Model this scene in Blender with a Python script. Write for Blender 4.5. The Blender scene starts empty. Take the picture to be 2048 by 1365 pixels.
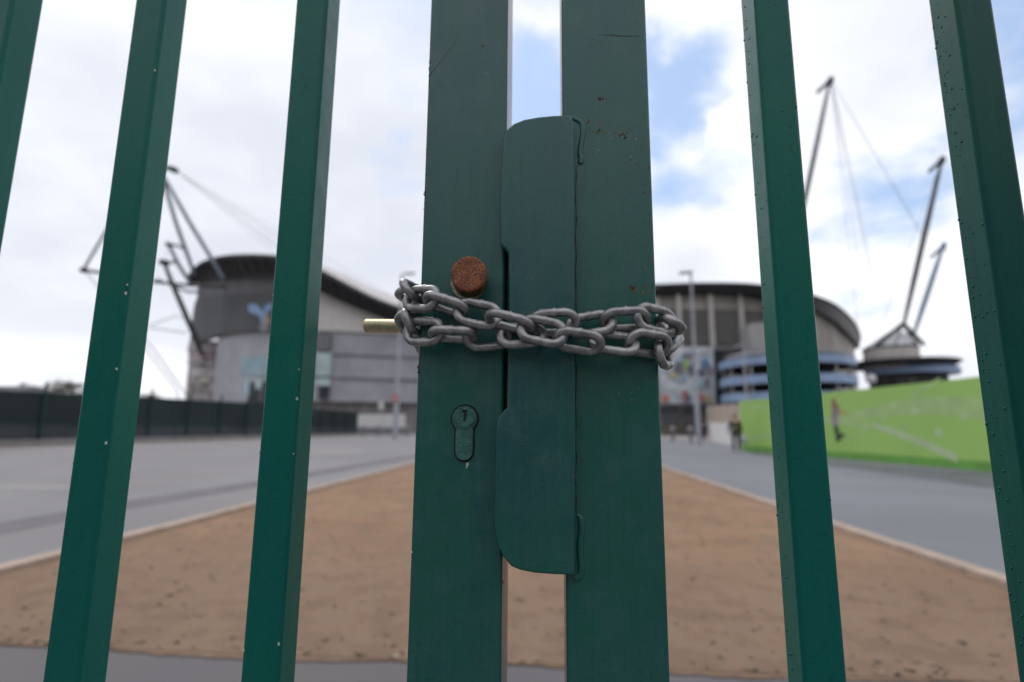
import bpy, bmesh, math, random
from mathutils import Vector, Matrix
random.seed(7)
R = math.radians
S = bpy.context.scene
COL = S.collection

# ------------------------------------------------------------------ camera
F = 1072.0                                   # focal length in units of a 2048 wide frame
H = 1.05                                     # eye height
UP = Vector((52, 6550, F)).normalized()
FW = Vector((73, -175.9, F)); FW = (FW - UP * UP.dot(FW)).normalized()
RT = UP.cross(FW)
if RT.x < 0: RT = -RT
ROWS = (RT, FW, UP)
EYE = Vector((0, 0, H))
def ray(px, py):
    v = Vector((px - 1024, 682.5 - py, F))
    return Vector([r.dot(v) for r in ROWS])
def P(px, py, Y):                            # measured point of the photo at distance Y
    d = ray(px, py); return EYE + d * (Y / d.y)
def G(px, py, z=0.0):                        # measured point of the photo on the ground
    d = ray(px, py); return EYE + d * ((z - H) / d.z)
cam = bpy.data.cameras.new('camera'); cam_o = bpy.data.objects.new('camera', cam); COL.objects.link(cam_o)
cx = Vector([r.x for r in ROWS]); cy = Vector([r.y for r in ROWS]); cz = -Vector([r.z for r in ROWS])
cam_o.matrix_world = Matrix(((cx.x, cy.x, cz.x, 0), (cx.y, cy.y, cz.y, 0), (cx.z, cy.z, cz.z, H), (0, 0, 0, 1)))
cam.sensor_fit = 'HORIZONTAL'; cam.sensor_width = 36; cam.lens = F / 2048 * 36
cam.clip_start = 0.01; cam.clip_end = 6000
cam.dof.use_dof = True; cam.dof.focus_distance = 0.322; cam.dof.aperture_fstop = 4.8
S.camera = cam_o

# ------------------------------------------------------------------ node helpers
def nd(t, typ, **kw):
    n = t.nodes.new(typ)
    for k, v in kw.items():
        if k.startswith('i_'):
            n.inputs[k[2:].replace('_', ' ')].default_value = v
        else: setattr(n, k, v)
    return n
def mth(t, op, a, b=None, c=None, clamp=False):
    n = t.nodes.new('ShaderNodeMath'); n.operation = op; n.use_clamp = clamp
    for k, x in enumerate((a, b, c)):
        if x is None: continue
        if isinstance(x, (int, float)): n.inputs[k].default_value = x
        else: t.links.new(x, n.inputs[k])
    return n.outputs[0]
def rng(t, x, a, b, c=0.0, d=1.0, smooth=True):
    n = t.nodes.new('ShaderNodeMapRange'); n.clamp = True
    if smooth: n.interpolation_type = 'SMOOTHSTEP'
    t.links.new(x, n.inputs[0])
    for k, v in enumerate((a, b, c, d)): n.inputs[k + 1].default_value = v
    return n.outputs[0]
def mixc(t, f, a, b):
    n = t.nodes.new('ShaderNodeMix'); n.data_type = 'RGBA'
    for k, x in ((0, f), (6, a), (7, b)):
        if isinstance(x, (int, float)): n.inputs[k].default_value = x
        elif isinstance(x, (tuple, list)): n.inputs[k].default_value = (*x[:3], 1)
        else: t.links.new(x, n.inputs[k])
    return n.outputs[2]
def noise(t, vec, scale, detail=4, rough=.55, stretch=None, off=None):
    if stretch or off:
        m = nd(t, 'ShaderNodeMapping')
        if stretch: m.inputs['Scale'].default_value = stretch
        if off: m.inputs['Location'].default_value = off
        t.links.new(vec, m.inputs['Vector']); vec = m.outputs[0]
    n = nd(t, 'ShaderNodeTexNoise', i_Scale=scale, i_Detail=detail, i_Roughness=rough)
    t.links.new(vec, n.inputs['Vector']); return n.outputs['Fac']

# ------------------------------------------------------------------ sky and sun
SUN_EL, SUN_AZ = 52, -38                     # sun ahead of the camera, high to the left, behind cloud
W = bpy.data.worlds.new('World'); S.world = W; W.use_nodes = True
t = W.node_tree; t.nodes.clear()
out = nd(t, 'ShaderNodeOutputWorld'); bg = nd(t, 'ShaderNodeBackground', i_Strength=0.1)
t.links.new(bg.outputs[0], out.inputs[0])
sky = nd(t, 'ShaderNodeTexSky', sky_type='NISHITA', sun_disc=False)
sky.sun_elevation = R(SUN_EL); sky.sun_rotation = R(SUN_AZ); sky.air_density = 1.0; sky.dust_density = 1.2
tc = nd(t, 'ShaderNodeTexCoord'); D = tc.outputs['Generated']
def warped(vec, scale, amt):
    n = nd(t, 'ShaderNodeTexNoise', i_Scale=scale, i_Detail=5, i_Roughness=.6); t.links.new(vec, n.inputs['Vector'])
    a = nd(t, 'ShaderNodeVectorMath', operation='SUBTRACT'); t.links.new(n.outputs['Color'], a.inputs[0]); a.inputs[1].default_value = (.5, .5, .5)
    b = nd(t, 'ShaderNodeVectorMath', operation='SCALE'); t.links.new(a.outputs[0], b.inputs[0]); b.inputs['Scale'].default_value = amt
    c = nd(t, 'ShaderNodeVectorMath', operation='ADD'); t.links.new(vec, c.inputs[0]); t.links.new(b.outputs[0], c.inputs[1])
    d = nd(t, 'ShaderNodeVectorMath', operation='NORMALIZE'); t.links.new(c.outputs[0], d.inputs[0]); return d.outputs[0]
DW = warped(D, 7, .16)
sep = nd(t, 'ShaderNodeSeparateXYZ'); t.links.new(D, sep.inputs[0])
zz = mth(t, 'ADD', sep.outputs[2], 0.22)
pl = nd(t, 'ShaderNodeCombineXYZ')
t.links.new(mth(t, 'DIVIDE', sep.outputs[0], zz), pl.inputs[0]); t.links.new(mth(t, 'DIVIDE', sep.outputs[1], zz), pl.inputs[1])
n1 = noise(t, pl.outputs[0], 2.6, 9, .56)
n2 = noise(t, pl.outputs[0], 0.8, 4, .5, off=(3.1, 7.7, 0))
n3 = noise(t, pl.outputs[0], 1.4, 6, .5, off=(9.3, 1.7, 0))
blue = mth(t, 'MULTIPLY', rng(t, sep.outputs[1], -.2, -.5), 0.1)
for px, py, r, w in ((1395, 140, 150, .92), (1075, 190, 105, .85), (1410, 325, 110, .62), (1725, 345, 75, .42), (2060, 110, 140, .7),
                     (1300, 40, 90, .5), (815, 170, 75, .42), (790, 335, 60, .42), (1850, 330, 80, .40), (1560, -330, 380, .6), (700, -260, 260, .5), (1730, 470, 120, .40)):
    v = ray(px, py).normalized()
    ca = math.cos(math.atan(r / F))
    dp = nd(t, 'ShaderNodeVectorMath', operation='DOT_PRODUCT'); dp.inputs[1].default_value = v
    t.links.new(DW, dp.inputs[0])
    blue = mth(t, 'MAXIMUM', blue, mth(t, 'MULTIPLY', rng(t, dp.outputs['Value'], 1 - (1 - ca) * 1.9, 1 - (1 - ca) * .15), w))
for px, py, r, w in ((1345, -20, 80, .6), (1385, 240, 60, .28), (1480, 235, 45, .4), (1620, 70, 150, .6), (1800, 190, 110, .3)):
    v = ray(px, py).normalized(); ca = math.cos(math.atan(r / F))
    dp = nd(t, 'ShaderNodeVectorMath', operation='DOT_PRODUCT'); dp.inputs[1].default_value = v
    t.links.new(DW, dp.inputs[0])
    blue = mth(t, 'SUBTRACT', blue, mth(t, 'MULTIPLY', rng(t, dp.outputs['Value'], 1 - (1 - ca) * 1.9, 1 - (1 - ca) * .1), w))
cl = mth(t, 'SUBTRACT', blue, mth(t, 'MULTIPLY', mth(t, 'SUBTRACT', n1, .44), 2.3))
mask = rng(t, cl, 0.05, 0.80)                # 1 = blue sky, 0 = cloud
shade = rng(t, mth(t, 'ADD', mth(t, 'ADD', mth(t, 'MULTIPLY', n2, .5), mth(t, 'MULTIPLY', n3, .5)), mth(t, 'MULTIPLY', sep.outputs[0], .05)), .38, .60)
lowl = rng(t, sep.outputs[2], .02, .30)      # whiter towards the horizon
cloud = mixc(t, shade, (5.0, 5.25, 5.9), (7.2, 7.3, 7.55))
cloud = mixc(t, lowl, mixc(t, .55, cloud, (7.0, 7.1, 7.4)), cloud)
skyc = mixc(t, .6, sky.outputs[0], (3.3, 4.6, 7.0))
fin = mixc(t, mth(t, 'MULTIPLY', mask, .95), cloud, skyc)
back_dim = mth(t, 'MULTIPLY', rng(t, sep.outputs[1], .10, -.35), rng(t, sep.outputs[2], .50, .18))   # added dimming of the unseen low sky behind, keeps gate reflections dark
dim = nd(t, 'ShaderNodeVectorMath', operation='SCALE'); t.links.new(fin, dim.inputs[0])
t.links.new(mth(t, 'SUBTRACT', 1.0, mth(t, 'MULTIPLY', back_dim, .90)), dim.inputs['Scale'])
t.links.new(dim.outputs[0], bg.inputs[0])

sl = bpy.data.lights.new('sun', 'SUN'); sl.energy = 0.8; sl.angle = R(18); sl.color = (1, .96, .9)
so = bpy.data.objects.new('sun', sl); COL.objects.link(so)
sd = Vector((math.sin(R(SUN_AZ)) * math.cos(R(SUN_EL)), math.cos(R(SUN_AZ)) * math.cos(R(SUN_EL)), math.sin(R(SUN_EL))))
so.rotation_euler = (-sd).to_track_quat('-Z', 'Y').to_euler()
S.view_settings.view_transform = 'Standard'; S.view_settings.look = 'None'
S.view_settings.exposure = 0.62; S.view_settings.gamma = 1.0
S.render.engine = 'CYCLES'; S.cycles.use_denoising = True
S.cycles.max_bounces = 6

# ------------------------------------------------------------------ materials
def base_mat(name):
    m = bpy.data.materials.new(name); m.use_nodes = True
    t = m.node_tree; b = t.nodes['Principled BSDF']
    tc = nd(t, 'ShaderNodeTexCoord'); return m, t, b, tc.outputs['Object']
def bump(t, b, h, strength, dist):
    n = nd(t, 'ShaderNodeBump', i_Strength=strength, i_Distance=dist)
    t.links.new(h, n.inputs['Height']); t.links.new(n.outputs[0], b.inputs['Normal']); return n
def simple(name, c, rough=.7, var=.18, scale=2.0, metal=0, bmp=0, bdist=.01, spec=.5):
    m, t, b, o = base_mat(name)
    f = noise(t, o, scale, 6, .6)
    lo = tuple(x * (1 - var) for x in c); hi = tuple(min(1, x * (1 + var)) for x in c)
    t.links.new(mixc(t, rng(t, f, .3, .7), lo, hi), b.inputs['Base Color'])
    b.inputs['Roughness'].default_value = rough; b.inputs['Metallic'].default_value = metal
    b.inputs['Specular IOR Level'].default_value = spec
    if bmp: bump(t, b, f, bmp, bdist)
    return m
def slatted(name, c1, c2, per, rough=.6, along='x', duty=.5):
    m, t, b, o = base_mat(name)
    s = nd(t, 'ShaderNodeSeparateXYZ'); t.links.new(o, s.inputs[0])
    q = mth(t, 'FRACT', mth(t, 'DIVIDE', s.outputs['xyz'.index(along)], per))
    f = rng(t, q, duty - .12, duty + .12)
    v = noise(t, o, .15, 4, .5)
    c = mixc(t, f, c1, c2)
    t.links.new(mixc(t, rng(t, v, .35, .7, 0, .35), c, tuple(x * .6 for x in c1)), b.inputs['Base Color'])
    b.inputs['Roughness'].default_value = rough; return m

def paint(name, wear=.5, seed=0.0, blue=.5, dark=1.0, edge=0.0, gloss=.66):
    m, t, b, o = base_mat(name)
    big = noise(t, o, 9, 4, .6, off=(seed, seed * 1.7, 0), stretch=(1, 1, .45))
    mid = noise(t, o, 45, 5, .65, off=(seed * 2, 3, seed))
    st = noise(t, o, 1, 4, .7, stretch=(420, 420, 14))
    st2 = noise(t, o, 1, 3, .6, stretch=(130, 130, 6), off=(seed, 0, 0))
    fine = noise(t, o, 1500, 2, .6)
    g = (.0002 * dark, .130 * dark, .092 * dark); bl = (.0002 * dark, .080 * dark, .102 * dark); ch = (.022 * dark, .130 * dark, .118 * dark)
    c = mixc(t, rng(t, mth(t, 'ADD', mth(t, 'MULTIPLY', big, .7), mth(t, 'MULTIPLY', st2, .3)), .42, .62, 0, blue), g, bl)
    wide = noise(t, o, 22, 5, .6, off=(seed*1.3, 4, seed))
    chalk = mth(t, 'MULTIPLY', mth(t, 'MAXIMUM', rng(t, mid, .44, .66), mth(t, 'MULTIPLY', rng(t, wide, .45, .62), .8)), rng(t, st, .3, .7, .65, 1))
    spk = noise(t, o, 520, 3, .7, off=(7, seed, 2))
    chalk = mth(t, 'MULTIPLY', chalk, rng(t, spk, .35, .6, .55, 1.15))
    c = mixc(t, mth(t, 'MULTIPLY', chalk, wear), c, ch)
    c = mixc(t, mth(t, 'MULTIPLY', rng(t, st, .46, .66), .10), c, (.012, .16, .125))
    c = mixc(t, mth(t, 'MULTIPLY', rng(t, spk, .44, .30), .45), c, (.001, .035, .032))
    # scuffs that bite down to primer, and rust freckles
    sc = noise(t, o, 1, 5, .7, stretch=(60, 60, 130), off=(seed * 3, 1, 2))
    scm = mth(t, 'MULTIPLY', rng(t, sc, .66, .74), rng(t, big, .45, .6))
    c = mixc(t, mth(t, 'MULTIPLY', scm, .55 * min(1, wear * 1.5)), c, (.16, .16, .12))
    ru = noise(t, o, 170, 5, .7, off=(4 + seed, 2, 9))
    rum = mth(t, 'MULTIPLY', rng(t, ru, .70, .76), rng(t, mid, .50, .62))
    c = mixc(t, mth(t, 'MULTIPLY', rum, .8), c, (.16, .06, .022))
    dk = noise(t, o, 420, 3, .6, off=(seed, 8, 1))
    c = mixc(t, mth(t, 'MULTIPLY', rng(t, dk, .72, .78), .7), c, (.004, .02, .016))
    if edge:                                     # paint rubbed thin along the corners
        bv = nd(t, 'ShaderNodeBevel', samples=4); bv.inputs['Radius'].default_value = .0009
        ge = nd(t, 'ShaderNodeNewGeometry'); dt = nd(t, 'ShaderNodeVectorMath', operation='DOT_PRODUCT')
        t.links.new(bv.outputs[0], dt.inputs[0]); t.links.new(ge.outputs['Normal'], dt.inputs[1])
        em = mth(t, 'MULTIPLY', rng(t, dt.outputs['Value'], .985, .90), rng(t, mid, .42, .62, .15, 1))
        c = mixc(t, mth(t, 'MULTIPLY', em, edge), c, (.03, .17, .115))
    t.links.new(c, b.inputs['Base Color'])
    t.links.new(mth(t, 'ADD', rng(t, mid, .3, .7, .26, .42, False), mth(t, 'MULTIPLY', st, .08)), b.inputs['Roughness'])
    b.inputs['Specular IOR Level'].default_value = gloss
    h = mth(t, 'ADD', mth(t, 'MULTIPLY', st, .5), mth(t, 'ADD', mth(t, 'MULTIPLY', fine, .25), mth(t, 'MULTIPLY', mid, .7)))
    bump(t, b, h, .34, .0004)
    return m
PAINT_POST = paint('green_paint_worn', .8, 1.0, .7, .74, .7)
PAINT_POST2 = paint('green_paint_worn_right', .75, 5.0, .5, .76, .7)
PAINT_PLATE = paint('green_paint_plate', .75, 9.0, .75, .74, 1.0)
PAINT_BAR = paint('green_paint_bar', .03, 3.0, .35, .98, .4, .26)
PAINT_BAR2 = paint('green_paint_bar_bubbled', .03, 13.0, .5, .58, .3, .22)

def galv():
    m, t, b, o = base_mat('galvanised_steel')
    oi = nd(t, 'ShaderNodeObjectInfo')
    va = nd(t, 'ShaderNodeVectorMath', operation='ADD'); t.links.new(o, va.inputs[0])
    cb = nd(t, 'ShaderNodeCombineXYZ'); t.links.new(mth(t, 'MULTIPLY', oi.outputs['Random'], 5), cb.inputs[0]); t.links.new(oi.outputs['Random'], cb.inputs[1])
    t.links.new(cb.outputs[0], va.inputs[1]); o = va.outputs[0]
    a = noise(t, o, 160, 6, .65); f = noise(t, o, 900, 4, .7); r = noise(t, o, 70, 5, .7, off=(1, 2, 3)); w = noise(t, o, 420, 5, .75, off=(5, 2, 3))
    c = mixc(t, rng(t, a, .32, .68), (.235, .232, .235), (.45, .44, .44))
    c = mixc(t, rng(t, w, .62, .74, 0, .6), c, (.46, .43, .39))
    c = mixc(t, rng(t, f, .62, .72, 0, .7), c, (.03, .028, .03))
    c = mixc(t, mth(t, 'MULTIPLY', rng(t, r, .62, .72), .55), c, (.13, .065, .035))
    t.links.new(c, b.inputs['Base Color'])
    b.inputs['Metallic'].default_value = .82
    t.links.new(rng(t, a, .3, .7, .34, .52), b.inputs['Roughness'])
    bump(t, b, mth(t, 'ADD', f, mth(t, 'MULTIPLY', a, .8)), .3, .0004); return m
GALV = galv()
def rusty():
    m, t, b, o = base_mat('rusty_steel')
    a = noise(t, o, 900, 6, .85); f = noise(t, o, 1300, 3, .7, off=(1, 2, 3)); w = noise(t, o, 150, 4, .6)
    c = mixc(t, rng(t, w, .35, .65), (.26, .078, .030), (.42, .145, .058))
    c = mixc(t, rng(t, a, .485, .56), c, (.04, .03, .034))
    c = mixc(t, rng(t, f, .64, .72, 0, .8), c, (.16, .15, .16))
    t.links.new(c, b.inputs['Base Color']); b.inputs['Roughness'].default_value = .75
    bump(t, b, mth(t, 'ADD', a, f), .6, .0006); return m
RUST = rusty()
BRASS = simple('worn_brass', (.62, .52, .33), .44, .2, 200, .9, .2, .0002)
OLDBRASS = simple('tarnished_brass', (.22, .14, .065), .5, .5, 300, .5, .3, .0004)
BAREZINC = simple('bare_zinc_face', (.20, .20, .215), .34, .3, 60, .6, .2, .0003)
BLACKGAP = simple('black_gap', (.004, .005, .005), .8, .2, 50)
PRIMER = simple('chipped_primer', (.5, .5, .47), .7, .25, 900)
RUSTCRACK = simple('rusted_seam', (.14, .075, .035), .8, .5, 400)
def lockface():
    m, t, b, o = base_mat('green_paint_lock')
    a = noise(t, o, 900, 5, .8); w = noise(t, o, 160, 4, .6, off=(2, 5, 1))
    c = mixc(t, rng(t, w, .35, .65), (.012, .095, .078), (.035, .15, .125))
    c = mixc(t, rng(t, a, .54, .64, 0, .8), c, (.20, .30, .27))
    c = mixc(t, rng(t, a, .42, .36, 0, .8), c, (.002, .02, .016))
    t.links.new(c, b.inputs['Base Color']); b.inputs['Roughness'].default_value = .5
    bump(t, b, a, .5, .0006); return m
LOCKFACE = lockface()

# ------------------------------------------------------------------ mesh helpers
class MB:
    def __init__(s): s.v = []; s.f = []; s.m = []; s.s = []
    def add(s, vs, fs, m=0, smooth=False):
        k = len(s.v); s.v += [tuple(v) for v in vs]
        for f in fs:
            s.f.append(tuple(i + k for i in f)); s.m.append(m); s.s.append(smooth)
        return s
    def box(s, a, b, m=0):
        x0, y0, z0 = a; x1, y1, z1 = b
        return s.add([(x0,y0,z0),(x1,y0,z0),(x1,y1,z0),(x0,y1,z0),(x0,y0,z1),(x1,y0,z1),(x1,y1,z1),(x0,y1,z1)],
                     [(0,3,2,1),(4,5,6,7),(0,1,5,4),(1,2,6,5),(2,3,7,6),(3,0,4,7)], m)
    def obox(s, c, ax, ay, az, m=0):           # oriented box: centre and three half-axis vectors
        c, ax, ay, az = map(Vector, (c, ax, ay, az))
        vs = [c + ax*i + ay*j + az*k for k in (-1,1) for i, j in ((-1,-1),(1,-1),(1,1),(-1,1))]
        return s.add(vs, [(0,3,2,1),(4,5,6,7),(0,1,5,4),(1,2,6,5),(2,3,7,6),(3,0,4,7)], m)
    def tube(s, pts, r, n=10, m=0, closed=False, cap=True, smooth=True):
        pts = [Vector(p) for p in pts]; N = len(pts)
        rr = r if isinstance(r, (list, tuple)) else [r] * N
        vs = []; ref = None
        for i, p in enumerate(pts):
            if closed: d = pts[(i+1) % N] - pts[i-1]
            else: d = pts[min(i+1, N-1)] - pts[max(i-1, 0)]
            d.normalize()
            if ref is None:
                ref = Vector((0,0,1)) if abs(d.z) < .9 else Vector((1,0,0))
            u = ref - d * ref.dot(d); u.normalize(); ref = u; w = d.cross(u)
            for k in range(n):
                a = 2*math.pi*k/n; vs.append(p + (u*math.cos(a) + w*math.sin(a)) * rr[i])
        fs = []
        for i in range(N if closed else N-1):
            j = (i+1) % N
            for k in range(n):
                l = (k+1) % n; fs.append((i*n+k, i*n+l, j*n+l, j*n+k))
        s.add(vs, fs, m, smooth)
        if cap and not closed:
            s.add(vs[:n], [tuple(range(n))[::-1]], m); s.add(vs[-n:], [tuple(range(n))], m)
        return s
    def lathe(s, c, axis, prof, n=32, m=0, smooth=True):     # prof: (radius, distance along axis)
        axis = Vector(axis).normalized(); c = Vector(c)
        u = axis.orthogonal().normalized(); w = axis.cross(u); vs = []; fs = []
        for r, h in prof:
            for k in range(n):
                a = 2*math.pi*k/n; vs.append(c + axis*h + (u*math.cos(a) + w*math.sin(a))*r)
        for i in range(len(prof)-1):
            for k in range(n):
                l = (k+1) % n; fs.append((i*n+k, i*n+l, (i+1)*n+l, (i+1)*n+k))
        s.add(vs, fs, m, smooth)
        s.add(vs[:n], [tuple(range(n))[::-1]], m); s.add(vs[-n:], [tuple(range(n))], m)
        return s
    def ribbon(s, rows, th=1.0, m=0, back=Vector((0,1,0))):    # rows: (px, Y, ytop, ybottom): upright strip with thickness
        vs = []
        for px, Y, a, b in rows:
            p, q = P(px, a, Y), P(px, b, Y); q.x = p.x
            vs += [p, q, p + back*th, q + back*th]
        fs = []
        for i in range(len(rows)-1):
            a = 4*i; b = a+4
            fs += [(a+1, b+1, b, a), (a+2, b+2, b+3, a+3), (a, b, b+2, a+2), (a+3, b+3, b+1, a+1)]
        e = 4*(len(rows)-1)
        fs += [(0, 2, 3, 1), (e+1, e+3, e+2, e)]
        return s.add(vs, fs, m)
    def blob(s, c, r, sq=(1,1,1), n=8, m=0):
        vs = []; fs = []; c = Vector(c); k = n//2
        for i in range(k+1):
            th = math.pi*i/k
            for j in range(n):
                a = 2*math.pi*j/n
                vs.append(c + Vector((r*sq[0]*math.sin(th)*math.cos(a), r*sq[1]*math.sin(th)*math.sin(a), r*sq[2]*math.cos(th))))
        for i in range(k):
            for j in range(n):
                l = (j+1) % n; fs.append((i*n+j, (i+1)*n+j, (i+1)*n+l, i*n+l))
        return s.add(vs, fs, m, True)
    def poly(s, pts, m=0):                      # single flat face
        return s.add(pts, [tuple(range(len(pts)))], m)
    def build(s, name, mats, parent=None, label=None):
        me = bpy.data.meshes.new(name); me.from_pydata(s.v, [], s.f)
        for x in (mats if isinstance(mats, (list, tuple)) else [mats]): me.materials.append(x)
        me.polygons.foreach_set('material_index', s.m); me.polygons.foreach_set('use_smooth', s.s)
        bm = bmesh.new(); bm.from_mesh(me); bmesh.ops.recalc_face_normals(bm, faces=bm.faces); bm.to_mesh(me); bm.free()
        return link(name, me, parent, label)
def link(name, me, parent=None, label=None):
    o = bpy.data.objects.new(name, me); COL.objects.link(o)
    if parent:
        root = parent
        while root.parent: root = root.parent
        me.transform(Matrix.Translation(-root.location)); o.parent = parent
    if label: o['label'] = label
    return o
def thing(name, label, cat, loc, group=None):
    o = bpy.data.objects.new(name, None); o.empty_display_size = .1; COL.objects.link(o); o.location = loc
    o['label'] = label; o['category'] = cat
    if group: o['group'] = group
    return o
def tag(o, label, cat, group=None, kind=None):
    o['label'] = label; o['category'] = cat
    if group: o['group'] = group
    if kind: o['kind'] = kind
    return o
def struct(o, kind='structure'):
    o['kind'] = kind; return o
def lerp_rows(rows, n):
    out = []
    for a, b in zip(rows, rows[1:]):
        for k in range(n): out.append(tuple(x + (y-x)*k/n for x, y in zip(a, b)))
    return out + [rows[-1]]
def curve(pts, n=6):                            # Catmull-Rom through tuples of any length
    out = []; N = len(pts)
    for i in range(N-1):
        p0, p1, p2, p3 = pts[max(i-1,0)], pts[i], pts[i+1], pts[min(i+2,N-1)]
        for k in range(n):
            u = k/n
            out.append(tuple(.5*((2*b)+(c-a)*u+(2*a-5*b+4*c-d)*u*u+(3*b-a-3*c+d)*u**3) for a,b,c,d in zip(p0,p1,p2,p3)))
    return out + [pts[-1]]

# ------------------------------------------------------------------ ground
def dirt_mat():
    m, t, b, o = base_mat('bare_brown_verge')
    a = noise(t, o, .9, 5, .6); c_ = noise(t, o, 4, 6, .65, off=(3, 1, 0)); f = noise(t, o, 28, 6, .75); g = noise(t, o, 90, 3, .7)
    c = mixc(t, rng(t, a, .35, .65), (.255, .160, .102), (.315, .202, .130))
    c = mixc(t, rng(t, c_, .46, .66, 0, .7), c, (.185, .142, .108))
    c = mixc(t, rng(t, f, .55, .70, 0, .45), c, (.115, .085, .065))
    c = mixc(t, rng(t, g, .62, .72, 0, .6), c, (.33, .25, .185))
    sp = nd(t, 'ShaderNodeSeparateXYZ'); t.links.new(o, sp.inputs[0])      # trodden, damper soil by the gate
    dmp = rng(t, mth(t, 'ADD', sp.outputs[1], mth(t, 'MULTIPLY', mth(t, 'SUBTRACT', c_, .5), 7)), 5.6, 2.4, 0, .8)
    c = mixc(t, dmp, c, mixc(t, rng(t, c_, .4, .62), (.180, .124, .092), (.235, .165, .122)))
    t.links.new(c, b.inputs['Base Color']); b.inputs['Roughness'].default_value = .95
    b.inputs['Specular IOR Level'].default_value = .1
    bump(t, b, mth(t, 'ADD', f, g), .45, .012); return m
def tarmac(name, c, tint):
    m, t, b, o = base_mat(name)
    a = noise(t, o, .25, 5, .6); f = noise(t, o, 60, 4, .7); w = noise(t, o, 1, 5, .6, stretch=(.9, .12, 1))
    k = mixc(t, rng(t, a, .35, .65), tuple(x*.9 for x in c), tuple(x*1.08 for x in c))
    k = mixc(t, rng(t, w, .45, .7, 0, .4), k, tint)
    k = mixc(t, rng(t, f, .6, .72, 0, .35), k, tuple(x*.55 for x in c))
    t.links.new(k, b.inputs['Base Color']); b.inputs['Roughness'].default_value = .85
    b.inputs['Specular IOR Level'].default_value = .3; bump(t, b, f, .3, .004); return m
TAR = tarmac('grey_tarmac', (.215, .206, .212), (.222, .196, .19))
TAR_R = tarmac('grey_tarmac_right', (.185, .188, .208), (.168, .198, .19))
TAR_PATH = tarmac('path_tarmac', (.125, .117, .122), (.14, .122, .118))
FAR = tarmac('plaza_paving', (.27, .24, .235), (.30, .25, .23))
KERB = simple('kerb_stone', (.38, .29, .235), .85, .15, 6)
DARKTAR = simple('tar_seam', (.115, .105, .115), .8, .15, 3)
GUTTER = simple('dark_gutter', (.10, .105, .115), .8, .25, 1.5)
struct(MB().box((-3000, -60, -.4), (3000, 4000, -.02)).build('ground', FAR))
struct(MB().box((-31, 2.6, -.3), (-3.97, 96, 0)).build('road', TAR))
struct(MB().box((3.22, 2.6, -.3), (14.5, 96, 0)).build('road', TAR_R))
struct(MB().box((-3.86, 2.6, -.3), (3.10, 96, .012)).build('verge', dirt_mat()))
struct(MB().box((-40, -40, -.3), (30, 2.6, .004)).build('path', TAR_PATH))
eg = MB(); n_ = 160; rnd = random.Random(12); h_ = 0.0; fr = []
for k in range(n_+1):
    h_ = h_*.7 + rnd.gauss(0, .007); fr.append((-3.83 + 6.91*k/n_, 2.57 + h_ - .02*math.sin(k*.13)))
for (x0, y0), (x1, y1) in zip(fr, fr[1:]): eg.poly([(x0, y0, .009), (x1, y1, .009), (x1, 3.0, .009), (x0, 3.0, .009)])
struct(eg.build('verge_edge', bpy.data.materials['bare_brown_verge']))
for x0, x1 in ((-3.97, -3.835), (3.085, 3.22)):
    b_ = MB(); y = 2.62
    while y < 90:
        b_.box((x0, y, -.2), (x1, y + .905, .055 + random.uniform(-.004, .004))); y += .915
    struct(b_.build('kerb', KERB))
sm = MB(); pts = [(-120, 1079), (0, 1057), (260, 1009), (508, 969), (823, 914), (900, 901.5)]
up_, dn_ = [G(x, y - max(3, (y-860)*.055), .004) for x, y in pts], [G(x, y + max(3, (y-860)*.055), .004) for x, y in pts]
for i in range(len(pts)-1): sm.poly([up_[i], dn_[i], dn_[i+1], up_[i+1]])
struct(sm.build('tar_seam', DARKTAR))
sm = MB()
for cx_, cy_, rx, ry in ((670, 904, 60, 4), (60, 975, 90, 4)):
    sm.poly([G(cx_ + rx*math.cos(a*.4)*(1+.2*math.sin(a*3)), cy_ + ry*math.sin(a*.4), .004) for a in range(16)])
struct(sm.build('road_patch', simple('damp_patch', (.20, .185, .185), .6, .1, 2)))
# scraps lying on the verge
lm = MB()
for k in range(800):
    x = random.uniform(-3.8, 3.05); y = 2.62 + 9 * random.random()**2.2; s_ = random.uniform(.005, .016)
    a = random.uniform(0, 6.28); tl = random.uniform(-.5, .5)
    ax = Vector((math.cos(a), math.sin(a), tl))*s_; ay = Vector((-math.sin(a), math.cos(a), random.uniform(-.4, .4)))*s_*.6
    lm.obox(Vector((x, y, .016)), ax, ay, Vector((0, 0, .002)), random.choice((0, 0, 1, 1, 2)))
struct(lm.build('leaf_litter', [simple('dry_leaf', (.24, .16, .10), .9), simple('dark_leaf', (.125, .095, .07), .9), simple('pale_stone', (.30, .25, .20), .9)]), 'stuff')

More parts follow.
